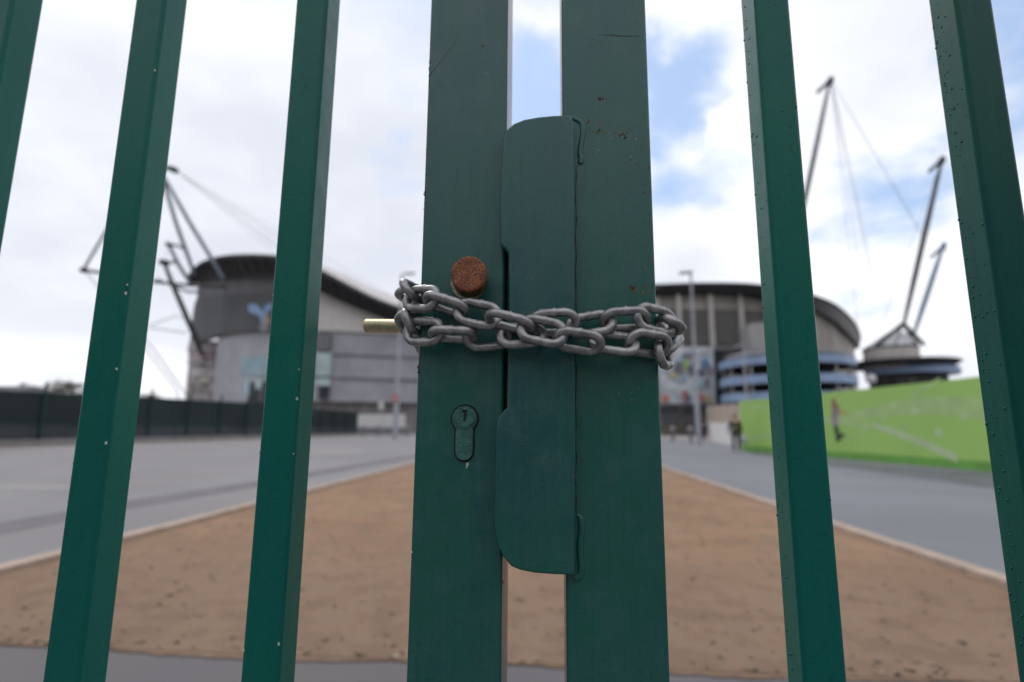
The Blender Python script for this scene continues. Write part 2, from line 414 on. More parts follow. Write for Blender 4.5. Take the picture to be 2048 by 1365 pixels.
# ------------------------------------------------------------------ gate
Z0, Z1 = .12, 2.05
YP, YB = .330, .345                              # front faces of frame posts and of bars
def rprofile(x0, x1, y0, y1, r, n=5):
    pts = []; tags = []
    for cx_, cy_, a0 in ((x1-r, y1-r, 0), (x0+r, y1-r, 90), (x0+r, y0+r, 180), (x1-r, y0+r, 270)):
        for k in range(n+1):
            a = R(a0 + 90*k/n); pts.append((cx_ + r*math.cos(a), cy_ + r*math.sin(a)))
    return pts
def post(mb, x0, x1, y0, y1, r, z0, z1, inner=None, lean=0.0, n=5):
    pr = rprofile(x0, x1, y0, y1, r, n); N = len(pr)
    zs = [z0 + (z1-z0)*k/40 for k in range(41)]
    vs = [(x + lean*(z-H), y, z) for z in zs for x, y in pr]
    base = len(mb.v); mb.v += vs
    for k in range(N):
        l = (k+1) % N; flat = (k % (n+1)) == n; m = 0
        if inner == '+x' and k == N-1: m = 1
        if inner == '-x' and k == 2*n+1: m = 1
        for i in range(40):
            mb.f.append((base+i*N+k, base+i*N+l, base+(i+1)*N+l, base+(i+1)*N+k)); mb.m.append(m); mb.s.append(not flat)
    mb.add(vs[:N], [tuple(range(N))], 0); mb.add(vs[-N:], [tuple(range(N))], 0)
    return mb
def chip(mb, c, n, r, m, seed):                  # a flake of missing paint: irregular thin plate
    rnd = random.Random(seed); c = Vector(c); n = Vector(n).normalized()
    u = Vector((0,0,1)) - n*n.z; u.normalize(); w = n.cross(u)
    ring = [c + n*.00012 + (u*math.sin(a*.7854)*rnd.uniform(.7,1.3) + w*math.cos(a*.7854)*rnd.uniform(.5,1.0))*r for a in range(8)]
    mb.add(ring + [p - n*.0004 for p in ring], [tuple(range(8))] + [(k, (k+1)%8, (k+1)%8+8, k+8) for k in range(8)], m)
def pimples(mb, x0, x1, y, axis, count, z0, z1, seed, big=1.0):
    rnd = random.Random(seed)
    for k in range(count):
        z = rnd.uniform(z0, z1); u = rnd.random(); u = u if rnd.random() < .5 else .5 + .5*u
        r = rnd.choice((.00025, .0003, .0003, .0004, .00055, .0007))*big
        c = (x0 + (x1-x0)*u, y, z) if axis == 'y' else (y, x0 + (x1-x0)*u, z)
        mb.blob(c, r, (1, .75, 1) if axis == 'y' else (.75, 1, 1), 8)
def on_post(px, py): return P(px, py, YP)

left = thing('gate_leaf', 'left green steel gate leaf with lock cylinder, rusty knob and brass lever', 'gate', (-.25, .35, 0), 'pair of chained green gate leaves')
right = thing('gate_leaf', 'right green steel gate leaf with the welded overlapping cover plate', 'gate', (.20, .35, 0), 'pair of chained green gate leaves')

lp = post(MB(), -.0820, -.0273, YP, YP+.050, .0022, Z0, Z1, '+x')
for px, py, r, m in ((935, 929, .0012, 2), (933, 935, .0006, 2), (822, 690, .0012, 2), (827, 735, .0010, 3), (818, 1105, .0008, 2), (966, 92, .0011, 3), (1006, 1165, .0011, 3)):
    p = on_post(px, py); p.x = max(-.0816, min(-.0268, p.x)); chip(lp, p, (0,-1,0), r, m, px)
sc_ = [on_post(x, y) for x, y in ((857,153),(868,140),(881,124),(893,108),(906,92),(914,78),(917,60))]
lp.tube([p + Vector((0, .00005, 0)) for p in sc_], [.0003,.0002,.00016,.00016,.00014,.00012,.00008], 6, 4)
rnd = random.Random(2)
for k in range(34):                                # nibbled paint along the outer corner
    p = on_post(850, rnd.choice((rnd.uniform(120, 175), rnd.uniform(280, 420), rnd.uniform(640, 760)))); p.x = -.0820 + rnd.uniform(.0002, .0012)
    chip(lp, p, (-.3,-1,0), rnd.uniform(.0002, .0007), rnd.choice((3, 4, 4)), k+900)
for k in range(12):
    p = on_post(966 + rnd.gauss(0, 5), 91 + rnd.gauss(0, 5)); chip(lp, p, (0,-1,0), rnd.uniform(.0002, .0005), 5, k+700)
lp.build('frame_post', [PAINT_POST, BAREZINC, PRIMER, RUSTCRACK, simple('dark_scratch', (.012, .022, .02), .8, .3, 500), simple('dull_undercoat', (.10, .13, .11), .8, .3, 500)], left)
rp = post(MB(), .0098, .0672, YP, YP+.050, .0022, Z0, Z1, '-x')
for px, py, r, m in ((1268, 578, .0016, 3), (1262, 574, .0008, 3), (1290, 700, .0005, 3), (1195, 250, .0018, 4), (1178, 242, .0012, 3), (1240, 268, .0022, 4), (1250, 275, .0014, 4), (1225, 70, .0008, 3), (1200, 198, .0012, 4), (1205, 197, .0006, 3)):
    p = on_post(px, py); chip(rp, p, (0,-1,0), r, m, px)
for k in range(26):                               # flaking stripe near the right edge
    rnd = random.Random(k); p = on_post(1292 + rnd.uniform(-9, 8), rnd.uniform(330, 700)); p.x = min(p.x, .0664)
    chip(rp, p, (0,-1,0), rnd.uniform(.0003, .0011), rnd.choice((3, 4, 4)), k+50)
chip(rp, on_post(1232, 71), (0,-1,0), .0004, 3, 3)
def scuff(mb, cx_, cy_, w, h, n, ms, seed):       # patch of rubbed paint made of many small flakes
    rnd = random.Random(seed)
    for k in range(n):
        p = on_post(cx_ + rnd.gauss(0, w), cy_ + rnd.gauss(0, h)); p.x = min(p.x, .0664)
        chip(mb, p, (0,-1,0), rnd.uniform(.0002, .0008), rnd.choice(ms), seed*100+k)
for a in ((1248, 270, 16, 6, 46, (4,4,5)), (1194, 262, 10, 4, 26, (4,4,3)), (1172, 246, 6, 6, 18, (3,4,4)), (1268, 335, 8, 14, 16, (4,5)), (1200, 197, 10, 2.5, 14, (4,3)), (1194, 305, 3, 4, 5, (5,)),
          (1255, 322, 10, 5, 12, (4,)), (1205, 575, 3, 3, 6, (4,)), (1266, 577, 7, 3, 22, (3,3,4)), (1245, 835, 3, 20, 8, (0,)), (1262, 790, 14, 10, 8, (4,)), (1185, 90, 3, 6, 6, (4,))): scuff(rp, *a, int(a[0]+a[1]))
s1, s2 = on_post(1195, 70), on_post(1280, 73)
rp.tube([s1 + (s2-s1)*k/8 + Vector((0, -.0001, .0002*math.sin(k))) for k in range(9)], [.00005,.00012,.0002,.00022,.0003,.0002,.0002,.00015,.00005], 6, 4)
rp.build('frame_post', [PAINT_POST2, BAREZINC, PRIMER, RUSTCRACK, simple('scuffed_undercoat', (.12, .145, .115), .8, .3, 500), simple('pale_undercoat', (.24, .25, .21), .8, .3, 500)], right)

def bar(parent, x0, x1, mat, chips=(), pim=None):
    b_ = post(MB(), x0, x1, YB, YB+.0245, .0028, Z0, Z1, n=4)
    for (x, z, r) in chips:
        chip(b_, (x, YB + (.0003 if min(abs(x-x0), abs(x-x1)) < .0015 else 0), z), (0,-1,0) if x0+.0015 < x < x1-.0015 else ((-.7 if x < (x0+x1)/2 else .7), -.7, 0), r, 1, int(x*9999+z*999))
    if pim: pim(b_)
    return b_.build('bar', [mat, PRIMER], parent)
bz = lambda px, py: P(px, py, YB).z
bar(left, -.4440, -.4195, PAINT_BAR)
bar(left, -.3175, -.2930, PAINT_BAR, [(-.2942, bz(262, 570), .0009), (-.2944, bz(257, 587), .0013), (-.2940, bz(237, 738), .0011), (-.2946, bz(217, 887), .0011), (-.2940, bz(312, 140), .0010), (-.3165, bz(147, 927), .0008)],
    lambda b_: pimples(b_, -.3165, -.2935, YB, 'y', 26, .88, 1.4, 11, .7))
bar(left, -.1890, -.1645, PAINT_BAR, [(-.1657, bz(601, 739), .0006), (-.1656, bz(596, 798), .0011), (-.1655, bz(583, 908), .0006), (-.1883, bz(519, 905), .0008), (-.1660, bz(562, 1289), .0010), (-.1880, bz(485, 1303), .0009), (-.1880, bz(547, 590), .0006), (-.1880, bz(543, 715), .0006)],
    lambda b_: pimples(b_, -.1885, -.1650, YB, 'y', 60, .88, 1.4, 12, .8))
def pr1(b_):
    pimples(b_, YB+.003, YB+.0225, .1457, 'x', 110, .88, 1.38, 21, 1.15); pimples(b_, .149, .169, YB, 'y', 55, .88, 1.38, 22, .8)
def pr2(b_):
    pimples(b_, YB+.003, YB+.0225, .2798, 'x', 230, .88, 1.38, 23, 1.25); pimples(b_, .283, .303, YB, 'y', 40, .88, 1.38, 24, .8)
bar(right, .1457, .1700, PAINT_BAR, [(.1690, bz(1636, 770), .0005)], pr1)
bar(right, .2798, .3043, PAINT_BAR2, [(.2802, bz(2007, 1078), .0009)], pr2)
for par, x0, x1 in ((left, -.52, -.0264), (right, .0098, .38)):
    for z in (Z0-.03, Z1):
        MB().box((x0, YB-.006, z), (x1, YB+.036, z+.04)).build('rail', PAINT_BAR, par)

# cover plate welded on the right post, overlapping the left one
PY = .3215
outline = [(1131,230),(1105,231),(1075,234),(1048,239),(1028,247),(1014,259),(1007,275),(1004,310),(1001,400),(1000,484),
           (1003,492),(1011,498),(1016,505),(1017,520),(1016,700),(1014,816),(1006,823),(996,836),(992,860),(990,950),(988,1040),
           (990,1068),(997,1095),(1008,1117),(1022,1133),(1040,1141),(1070,1147),(1110,1150),(1151,1151),(1151,900),(1150,700),(1149,450),(1148,300),(1148,245),(1143,233)]
bm = bmesh.new()
front = [bm.verts.new(P(x, y, PY)) for x, y in outline]; ff = bm.faces.new(front)
ret = bmesh.ops.extrude_face_region(bm, geom=[ff])
bmesh.ops.translate(bm, vec=(0, YP - PY - .0004, 0), verts=[g for g in ret['geom'] if isinstance(g, bmesh.types.BMVert)])
fe = [e for e in bm.edges if all(abs(v.co.y - PY) < 1e-6 for v in e.verts) and len(e.link_faces) == 2]
bmesh.ops.recalc_face_normals(bm, faces=bm.faces)
bmesh.ops.bevel(bm, geom=fe, offset=.0015, segments=4, affect='EDGES', profile=.6)
for f in bm.faces: f.smooth = f.calc_area() < 1.5e-4
pk = MB(); rnd = random.Random(6)
for cx_, cy_, w, h, n_, ms in ((1060,556,4,4,16,(1,1,2)), (1057,628,9,4,30,(2,2,3)), (1063,626,4,2,8,(3,)), (1140,592,3,2,8,(4,2)), (1010,262,3,5,10,(2,)), (1145,700,1.5,150,26,(5,5,2)), (998,500,2,6,6,(5,)),
                          (1020,590,1.2,20,10,(5,)), (1016,700,1,60,12,(5,)), (1030,700,40,60,14,(1,)), (1080,960,40,90,12,(1,)), (1075,420,40,90,10,(1,)), (1008,861,3,3,4,(4,))):
    for k in range(n_):
        p = P(cx_ + rnd.gauss(0, w), cy_ + rnd.gauss(0, h), PY)
        if 994 < cx_ and P(1002,700,PY).x + .002 < p.x < P(1149,700,PY).x: chip(pk, p, (0,-1,0), rnd.uniform(.00013, .00045), rnd.choice(ms), k+cx_)
tmp = bpy.data.meshes.new('flakes'); tmp.from_pydata(pk.v, [], pk.f); tmp.polygons.foreach_set('material_index', pk.m); bm.from_mesh(tmp); bpy.data.meshes.remove(tmp)
me = bpy.data.meshes.new('cover_plate'); bm.to_mesh(me); bm.free()
for x in (PAINT_PLATE, simple('dark_pit', (.006, .02, .022), .6), simple('tan_scuff', (.15, .14, .10), .8, .3, 500), simple('tan_scuff_light', (.22, .19, .13), .8, .3, 500), RUSTCRACK, simple('fresh_green', (.01, .14, .09), .5)): me.materials.append(x)
plate = link('cover_plate', me, right)
def bead(path, rads, mats, name='weld_bead', n=10):
    q = []; r2 = []
    for i in range(len(path)-1):
        for k in range(4):
            u = k/4; q.append(path[i] + (path[i+1]-path[i])*u)
            r2.append((rads[i] + (rads[i+1]-rads[i])*u))
    mb = MB().tube(q, r2, n); mb.v = [(x, YP + (y-YP)*(.55 if n > 6 else 1), z) for x, y, z in mb.v]
    return mb.build(name, mats, plate)
wy = YP + .0003
pth = curve([(1133,233),(1150,238),(1163,246),(1166,262),(1163,285),(1160,305),(1162,318),(1160,330)], 5)
bead([P(x, y, wy - .0006) for x, y in pth], [.0009 + .0009*min(1, i/8)*(1 if i < len(pth)-6 else 1.2) for i in range(len(pth))][:-3] + [.002,.0012,.0004], PAINT_POST2)
pth = curve([(1154,1030),(1161,1038),(1163,1060),(1160,1090),(1161,1120),(1163,1135),(1160,1152),(1150,1157)], 5)
bead([P(x, y, wy - .0004) for x, y in pth], [.0009 + .0012*min(1, i/7) for i in range(len(pth))], PAINT_PLATE)
SEAM = simple('dark_seam', (.055, .06, .04), .9, .9, 300)
pth = [(1152 + 1.0*math.sin(k*.9) + (1.2 if k % 5 == 0 else 0), 330 + 700*k/60) for k in range(61)]
bead([P(x, y, YP - .0003) for x, y in pth], [.00012 + .0002*abs(math.sin(k*2.3)) for k in range(61)], SEAM, 'rusted_seam', 6)
MB().box((-.0269, YP+.004, P(1060,1120,YP).z), (.0095, YP+.044, P(1060,300,YP).z)).build('gap_block', BLACKGAP, right)  # black box added between the posts to keep the slot beside the plate dark

# knob, lock and lever of the left leaf
kc = P(937, 547.5, YP - .0180)
kn = MB().lathe(kc, (0,1,0), [(.0098,0),(.0108,.0004),(.0112,.0012),(.0110,.0028),(.0106,.0034)], 40)
kn = kn.build('knob', RUST, left)
kw = MB().lathe((kc.x-.0012, kc.y, kc.z), (0,1,0), [(.0080,.0035),(.0086,.0065),(.0100,.0100),(.0108,.0140),(.0111,.0178)], 40)
kw.build('washer', OLDBRASS, kn)
MB().lathe((kc.x-.0026, kc.y, kc.z-.0011), (0,1,0), [(.0112,.0162),(.0117,.0168),(.0118,.0180)], 40).build('base_ring', simple('scratched_ring', (.30,.28,.22), .5, .5, 500, .6), kn)
lc = on_post(930, 838)
SC = .33/1072*1.0
def keyprof(r, w, h, n=20):                        # round head with a stem below
    a0 = math.asin(w/r)
    pts = [(r*math.sin(a), r*math.cos(a)) for a in [math.pi - a0 - (2*math.pi - 2*a0)*k/n for k in range(n+1)]]
    return pts + [(-w*math.cos(math.pi*k/8), -(h-w) - w*math.sin(math.pi*k/8)) for k in range(9)]
def prism(mb, prof, c, y0, y1, m=0, tilt=0.0):
    N = len(prof)
    a = [(c.x+x, y0, c.z+z) for x, z in prof]; b = [(c.x+x, y1, c.z+z) for x, z in prof]
    return mb.add(a+b, [tuple(range(N)), tuple(range(N, 2*N))] + [(k, (k+1)%N, (k+1)%N+N, k+N) for k in range(N)], m)
lk = prism(MB(), keyprof(.0088, .0063, .0262), lc, YP-.0003, YP+.004, 1)
prism(lk, keyprof(.0077, .0053, .0250), lc, YP-.0018, YP+.006, 0); prism(lk, keyprof(.0072, .0048, .0246), lc, YP-.0023, YP-.0017, 0)
lk = lk.build('lock_cylinder', [LOCKFACE, BLACKGAP], left)
EDGE = simple('rubbed_green_edge', (.07, .20, .165), .45, .4, 700)
pc = lc + Vector((.0002, 0, .0003))
pg = MB().lathe((pc.x, YP-.0034, pc.z), (0,1,0), [(.0050,0),(.0055,.0004),(.0056,.0014)], 36)
pg.tube([(pc.x+.0054*math.cos(a*.2094), YP-.0033, pc.z+.0054*math.sin(a*.2094)) for a in range(30)], .00016, 6, 2, closed=True)
pg.tube([(pc.x+.0071*math.cos(a*.2094), YP-.0024, pc.z+.0071*math.sin(a*.2094)) for a in range(30)], .00014, 6, 2, closed=True)
zig = [(-.0014,.0052),(.0012,.0052),(.0014,.0042),(.0006,.0034),(.0012,.0022),(.0004,.0012),(.0010,.0000),(.0002,-.0012),(.0006,-.0020),(-.0003,-.0022),(-.0006,-.0008),(.0000,.0004),(-.0006,.0014),(.0000,.0026),(-.0008,.0036)]
prism(pg, [(x*1.25, z) for x, z in zig], pc, YP-.00365, YP-.0030, 1)
pg.lathe((pc.x, YP-.0026, pc.z), (0,1,0), [(.0067,0),(.0070,.0004),(.0070,.001)], 36, 0)
pg.build('lock_plug', [LOCKFACE, BLACKGAP, EDGE], lk)
h0, h1 = P(730, 652, .425), P(930, 655, .425)
lv = MB().tube([h0, h0+(h1-h0)*.012, h0+(h1-h0)*.5, h1], [.0048, .0054, .0054, .0054], 24)
lv.tube([(h1.x-.006, YP+.0505, h1.z), (h1.x-.006, .425, h1.z)], .006, 16)
lv.lathe((h1.x-.006, YP+.0502, h1.z), (0,1,0), [(.017,0),(.017,.004),(.015,.006)], 28)
lv.build('lever_handle', BRASS, left)

# ------------------------------------------------------------------ chain
CD, CLN, CW = .0054, .0310, .0190
def link_mesh(burr=True):
    rr = (CW - CD)/2; hs = (CLN - CD)/2 - rr; pts = []
    for k in range(15): pts.append((-hs + 2*hs*k/14, rr))
    for k in range(1, 12): a = math.pi/2 - math.pi*k/12; pts.append((hs + rr*math.cos(a), rr*math.sin(a)))
    for k in range(15): pts.append((hs - 2*hs*k/14, -rr))
    for k in range(1, 12): a = -math.pi/2 - math.pi*k/12; pts.append((-hs + rr*math.cos(a), rr*math.sin(a)))
    rads = [CD/2*(1 + (.19*math.exp(-((i-7)/.75)**2) if burr else 0) - .02*math.sin(i*.8)) for i in range(len(pts))]
    mb = MB().tube([(x, y, 0) for x, y in pts], rads, 16, closed=True)
    me = bpy.data.meshes.new('link'); me.from_pydata(mb.v, [], mb.f); me.materials.append(GALV)
    me.polygons.foreach_set('use_smooth', [True]*len(me.polygons)); return me
LM = link_mesh()
chain = thing('chain', 'grey galvanised steel chain wrapped twice around both green gate posts', 'chain', P(1060, 665, .31))
first = None
def put_link(c, a, w):                              # centre, length axis, width axis
    global first
    a = Vector(a).normalized(); w = Vector(w); w = (w - a*a.dot(w)).normalized(); n = a.cross(w)
    o = bpy.data.objects.new('link', LM) if first is None else first.copy()
    COL.objects.link(o); o.parent = chain; c = Vector(c) - chain.location
    o.matrix_local = Matrix(((a.x, w.x, n.x, c.x), (a.y, w.y, n.y, c.y), (a.z, w.z, n.z, c.z), (0,0,0,1)))
    first = first or o; return o
def flat_link(px, py, Y, tilt, roll, yaw=0.0):      # tilt down-right, roll brings the top forward, yaw sends the right end back
    T, Q, V = R(tilt), R(roll), R(yaw)
    a = Vector((math.cos(T)*math.cos(V), math.sin(V), -math.sin(T)*math.cos(V)))
    w0 = Vector((math.sin(T), 0, math.cos(T))); n = a.cross(w0); n = n if n.y < 0 else -n
    put_link(P(px, py, Y), a, w0*math.cos(Q) + n*math.sin(Q))
for L in ((843, 598, .3215, 10, -12, -32), (892, 610, .3165, 18, 70, 0), (956, 628, .3150, 13, -14, 0), (1019, 644, .3085, 15, 72, 0),
          (1085, 662.5, .3060, 12, -16, 0), (1157, 683, .3085, 10, 52, 0), (1227, 686, .3150, 8, -38, 0), (1296, 688, .3200, 5, 38, 22),
          (848, 663.5, .3215, 6, -6, -24), (906, 669.5, .3170, 3, 76, 0), (975, 673, .3195, -4, 26, 0), (1043, 671, .3145, -4, -30, 0),
          (1109, 646, .3150, -2, 40, 0), (1182, 649, .3170, -9, -30, 0), (1250, 640, .3190, -2, 52, 0), (1311, 640, .3195, 9, -10, 24)):
    flat_link(*L)
put_link(P(828, 584, .334), (.12, 1, .10), (.115, 0, -.145))           # corner links: length runs back along the post
put_link(P(826, 646, .334), (.05, 1, .05), (.17, 0, -.40))
put_link(P(1338, 650, .333), (-.05, 1, .05), (.43, 0, -.25))
put_link(P(1328, 709, .331), (.40, .90, .12), (.10, .02, -.45))
put_link(P(1336, 696, .349), (.42, .62, .42), (-.25, .9, 0))
def run(pts, phase):                                 # links where the chain passes round the backs of the posts
    pts = [Vector(p) for p in pts]; d = .0; step = .0198; k = 0
    seg = [(b-a).length for a, b in zip(pts, pts[1:])]; tot = sum(seg)
    while d <= tot:
        s_ = d; i = 0
        while i < len(seg)-1 and s_ > seg[i]: s_ -= seg[i]; i += 1
        dr = (pts[i+1]-pts[i]).normalized(); c = pts[i] + dr*s_
        side = dr.cross(Vector((0,0,1))); q = R(phase if k % 2 == 0 else phase-80)
        put_link(c, dr, Vector((0,0,1))*math.cos(q) + side*math.sin(q)); d += step; k += 1
a0, b0, a1, b1 = P(822, 588, .353), P(822, 648, .353), P(1343, 647, .353), P(1346, 694, .370)
run([a0, (a0.x+.002, .378, a0.z), (-.075, .3925, a0.z-.004), (.060, .3925, a1.z+.006), (a1.x-.001, .380, a1.z), a1], 70)
run([b0, (b0.x+.002, .378, b0.z-.01), (-.075, .3925, b0.z-.016), (.060, .3925, b1.z-.004), (.078, .384, b1.z)], 75)

# ------------------------------------------------------------------ far materials
CLAD = simple('grey_cladding', (.46, .47, .51), .5, .10, .25)
CLAD_D = simple('grey_cladding_band', (.22, .225, .24), .6, .1, .5)
LOUVRE = slatted('dark_louvres', (.13, .135, .14), (.08, .085, .09), .55)
LIGHTP = slatted('pale_panels', (.86, .84, .81), (.76, .745, .72), 2.2, duty=.88)
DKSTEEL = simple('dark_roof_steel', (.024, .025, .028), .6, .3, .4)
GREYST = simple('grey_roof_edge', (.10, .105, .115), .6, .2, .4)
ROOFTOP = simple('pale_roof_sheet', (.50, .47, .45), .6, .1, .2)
STEEL = simple('mast_steel', (.16, .19, .23), .5, .15, .4, .2)
MASTR = simple('mast_steel_brown', (.045, .05, .062), .5, .2, .3, .2)
MASTB = simple('mast_steel_blue', (.09, .14, .22), .5, .15, .3, .1)
CABLE = simple('cable_steel', (.40, .44, .50), .5, .1, 1)
TEAL = simple('teal_glass', (.34, .50, .56), .2, .15, .3)
TEALP = simple('pale_teal_glass', (.56, .70, .70), .2, .15, .3)
DKGLASS = simple('dark_glass', (.05, .065, .075), .1, .3, .5)
BEIGE = simple('beige_concrete', (.48, .445, .415), .8, .12, .3)
CONC = simple('pale_concrete', (.58, .55, .52), .8, .1, .3)
GROUNDF = slatted('ground_floor_wall', (.26, .24, .245), (.34, .315, .315), 3.2, duty=.7)
RLOUV = slatted('brown_grey_louvres', (.17, .16, .155), (.12, .113, .11), .7)
BLUEB = simple('pale_blue_parapet', (.31, .43, .64), .5, .15, .4)
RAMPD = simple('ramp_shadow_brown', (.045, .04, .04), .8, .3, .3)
WHITEP = simple('white_paint', (.72, .71, .70), .5, .06, 1)
GREYP = simple('grey_pole_paint', (.40, .42, .46), .5, .1, 2)

# ------------------------------------------------------------------ stadium
st = thing('stadium', 'large grey stadium bowl with dark curving roof behind the gate', 'stadium', (0, 125, 0))
plan = [(372,136),(400,130),(450,121),(500,115),(560,111),(640,110),(720,111),(830,113),(930,116),(1060,120),(1200,121),(1320,120)]
def plY(px):
    for (a, y0), (b, y1) in zip(plan, plan[1:]):
        if px <= b: return y0 + (y1-y0)*(px-a)/(b-a)
    return 120
def strip(pts, dy=0.0, n=5): return [(p[0], plY(p[0])+dy, p[1], p[2]) for p in curve(pts, n)]
mb = MB().ribbon(strip([(437,668,805),(465,664,805),(536,659,804),(600,660,803),(640,662,803),(720,664,804),(830,668,806),(930,672,808),(1060,676,810),(1200,680,812),(1320,684,814)]), 3)
mb.build('lower_wall', CLAD, st)
mb = MB()
for ys in ((723,706,707,710,714,718,722,730), (762,752,753,756,759,762,765,770), (667,661,661,665,669,673,678,686)):
    mb.ribbon([(p, plY(p)-.25, y, y+3.2) for p, y in zip((440,536,640,720,830,930,1060,1318), ys)], .24)
mb.build('wall_trim', CLAD_D, st)
MB().ribbon(strip([(400,800,874),(536,803,874),(640,802,874),(720,803,874),(830,805,874),(930,807,874),(1060,809,874),(1320,812,872)], 1.2), 2).build('ground_floor_wall', GROUNDF, st)
for x0, x1, y0, y1, m in ((485,545,714,752,TEAL),(630,662,706,752,TEALP),(632,660,757,772,TEALP),(486,500,760,790,TEAL),(500,520,766,806,DKGLASS),(512,524,758,778,TEALP),(524,556,764,806,DKGLASS),(638,656,775,797,DKGLASS),(630,661,668,700,CLAD_D),(560,632,710,750,TEAL)):
    w_ = MB().ribbon([(x0, plY(x0)-.9, y0, y1), (x1, plY(x1)-.9, y0, y1)], .88).build('window', m, st)
MB().ribbon(strip([(386,622,690),(394,598,688),(420,592,678),(470,590,666),(540,589,660),(625,592,660)], -1.2), 2).build('louvre_wall', LOUVRE, st)
mb = MB().ribbon(strip([(398,552,600),(440,540,594),(500,534,592),(560,534,592),(630,550,594)], .2), 1.5); mb.build('upper_wall', simple('grey_upper_wall', (.17,.172,.18), .6, .15, .3), st)
MB().ribbon(strip([(622,560,661),(645,572,663),(686,592,664),(732,614,666),(780,630,668),(830,636,669),(900,642,672),(1060,646,678),(1200,640,682),(1318,592,686)], -.2), 1.5).build('pale_wall', LIGHTP, st)
# a pale blue figure printed on a banner over the louvres
mb = MB()
def bl(px, py, rx, ry, dy, m, k=14, wob=.25, ph=0):
    return [P(px + rx*math.cos(6.283*a/k)*(1+wob*math.sin(a*1.9+ph)), py + ry*math.sin(6.283*a/k)*(1+wob*math.sin(a*2.7+ph)), dy) for a in range(k)], m
def solid_poly(mb, pts, m, th=.12):
    N = len(pts); b_ = [p + Vector((0, th, 0)) for p in pts]
    mb.add(pts + b_, [tuple(range(N)), tuple(range(N, 2*N))] + [(k, (k+1)%N, (k+1)%N+N, k+N) for k in range(N)], m)
yb = 109.6
for pts in ([(496,609),(510,608),(524,620),(532,628),(534,650),(524,650),(518,632),(498,624)], [(528,612),(540,606),(546,612),(536,626),(528,626)]):
    solid_poly(mb, [P(x, y, yb) for x, y in pts], 0)
solid_poly(mb, bl(533, 640, 7, 12, yb-.1, 1)[0], 1)
solid_poly(mb, [P(x, y, yb) for x, y in ((519,648),(536,648),(536,662),(519,662))], 2)
fb = mb.build('figure_banner', [simple('pale_blue_print', (.30,.46,.72), .6, .2, .3), simple('skin_print', (.42,.33,.30), .6, .2, .5), simple('grey_print', (.34,.34,.36), .6, .2, .5)])
tag(fb, 'pale blue figure on a banner hung over the dark louvred stadium wall', 'banner')
# roof: deep dark edge over the stands, pale sheet falling away behind
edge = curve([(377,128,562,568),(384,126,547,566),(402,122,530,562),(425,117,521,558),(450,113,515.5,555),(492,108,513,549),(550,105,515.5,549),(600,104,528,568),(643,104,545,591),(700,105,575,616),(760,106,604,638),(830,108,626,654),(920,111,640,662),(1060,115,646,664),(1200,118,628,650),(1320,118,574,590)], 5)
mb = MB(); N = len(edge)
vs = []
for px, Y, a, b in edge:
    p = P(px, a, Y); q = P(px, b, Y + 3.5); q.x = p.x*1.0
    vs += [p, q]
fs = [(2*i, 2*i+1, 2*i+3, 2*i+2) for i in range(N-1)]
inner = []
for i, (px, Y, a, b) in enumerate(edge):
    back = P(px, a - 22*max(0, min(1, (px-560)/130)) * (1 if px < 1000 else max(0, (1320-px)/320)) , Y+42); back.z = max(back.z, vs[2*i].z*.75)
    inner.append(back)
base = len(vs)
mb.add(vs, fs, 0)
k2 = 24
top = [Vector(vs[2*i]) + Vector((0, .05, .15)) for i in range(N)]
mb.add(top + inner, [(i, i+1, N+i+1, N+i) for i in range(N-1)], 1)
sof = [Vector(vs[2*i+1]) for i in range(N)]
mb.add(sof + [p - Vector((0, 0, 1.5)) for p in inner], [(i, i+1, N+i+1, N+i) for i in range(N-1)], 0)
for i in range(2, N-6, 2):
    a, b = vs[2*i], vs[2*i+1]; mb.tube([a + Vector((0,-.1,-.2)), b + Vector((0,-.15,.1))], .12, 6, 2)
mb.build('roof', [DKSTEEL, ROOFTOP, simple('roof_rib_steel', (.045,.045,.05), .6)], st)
rib = MB().tube([Vector(vs[2*i]) + Vector((0, -.2, .1)) for i in range(N)], .42, 8); rib.build('roof_rim', GREYST, st)

# right hand stand
plan2 = [(1290,121),(1400,119),(1500,119),(1570,121),(1630,127),(1665,135),(1692,147),(1712,166)]
def pl2(px):
    for (a, y0), (b, y1) in zip(plan2, plan2[1:]):
        if px <= b: return y0 + (y1-y0)*(px-a)/(b-a)
    return 170
def strip2(pts, dy=0.0, n=5): return [(p[0], pl2(p[0])+dy, p[1], p[2]) for p in curve(pts, n)]
MB().ribbon(strip2([(1300,586,872),(1400,584,872),(1500,584,872),(1570,592,872),(1630,616,870),(1665,640,868),(1692,662,867),(1708,690,866)]), 3).build('end_wall', BEIGE, st)
pan = [1302,1357,1421,1481,1535,1584,1622]
for a, b in zip(pan, pan[1:]):
    t0 = 619 + max(0, (a-1500)*.12); t1 = 619 + max(0, (b-1500)*.12)
    MB().ribbon([(a+5, pl2(a+5)-.5, t0, 689), (b-5, pl2(b-5)-.5, t1, 690)], .45).build('louvre_panel', RLOUV, st)
for a in pan[:]:
    MB().ribbon([(a-4.2, pl2(a)-1.5, 588+max(0,(a-1500)*.2), 694), (a+4.2, pl2(a)-1.5, 588+max(0,(a-1500)*.2), 694)], 1.2).build('column', CONC, st)
for a, t_ in ((1640,634),(1650,640),(1660,647),(1669,655),(1677,662),(1685,670),(1692,680),(1699,690)):
    MB().ribbon([(a-1.6, pl2(a)-1.2, t_-6, 745), (a+1.6, pl2(a)-1.2, t_-6, 745)], .7).build('column', CONC, st)
mb = MB()
for a, b, c_, d in ((1632,1656,650,688),(1662,1680,665,690),(1684,1700,682,700)):
    mb.ribbon([(a, pl2(a)-.5, c_, d), (b, pl2(b)-.5, c_+8, d+2)], .4)
mb.build('opening', RLOUV, st)
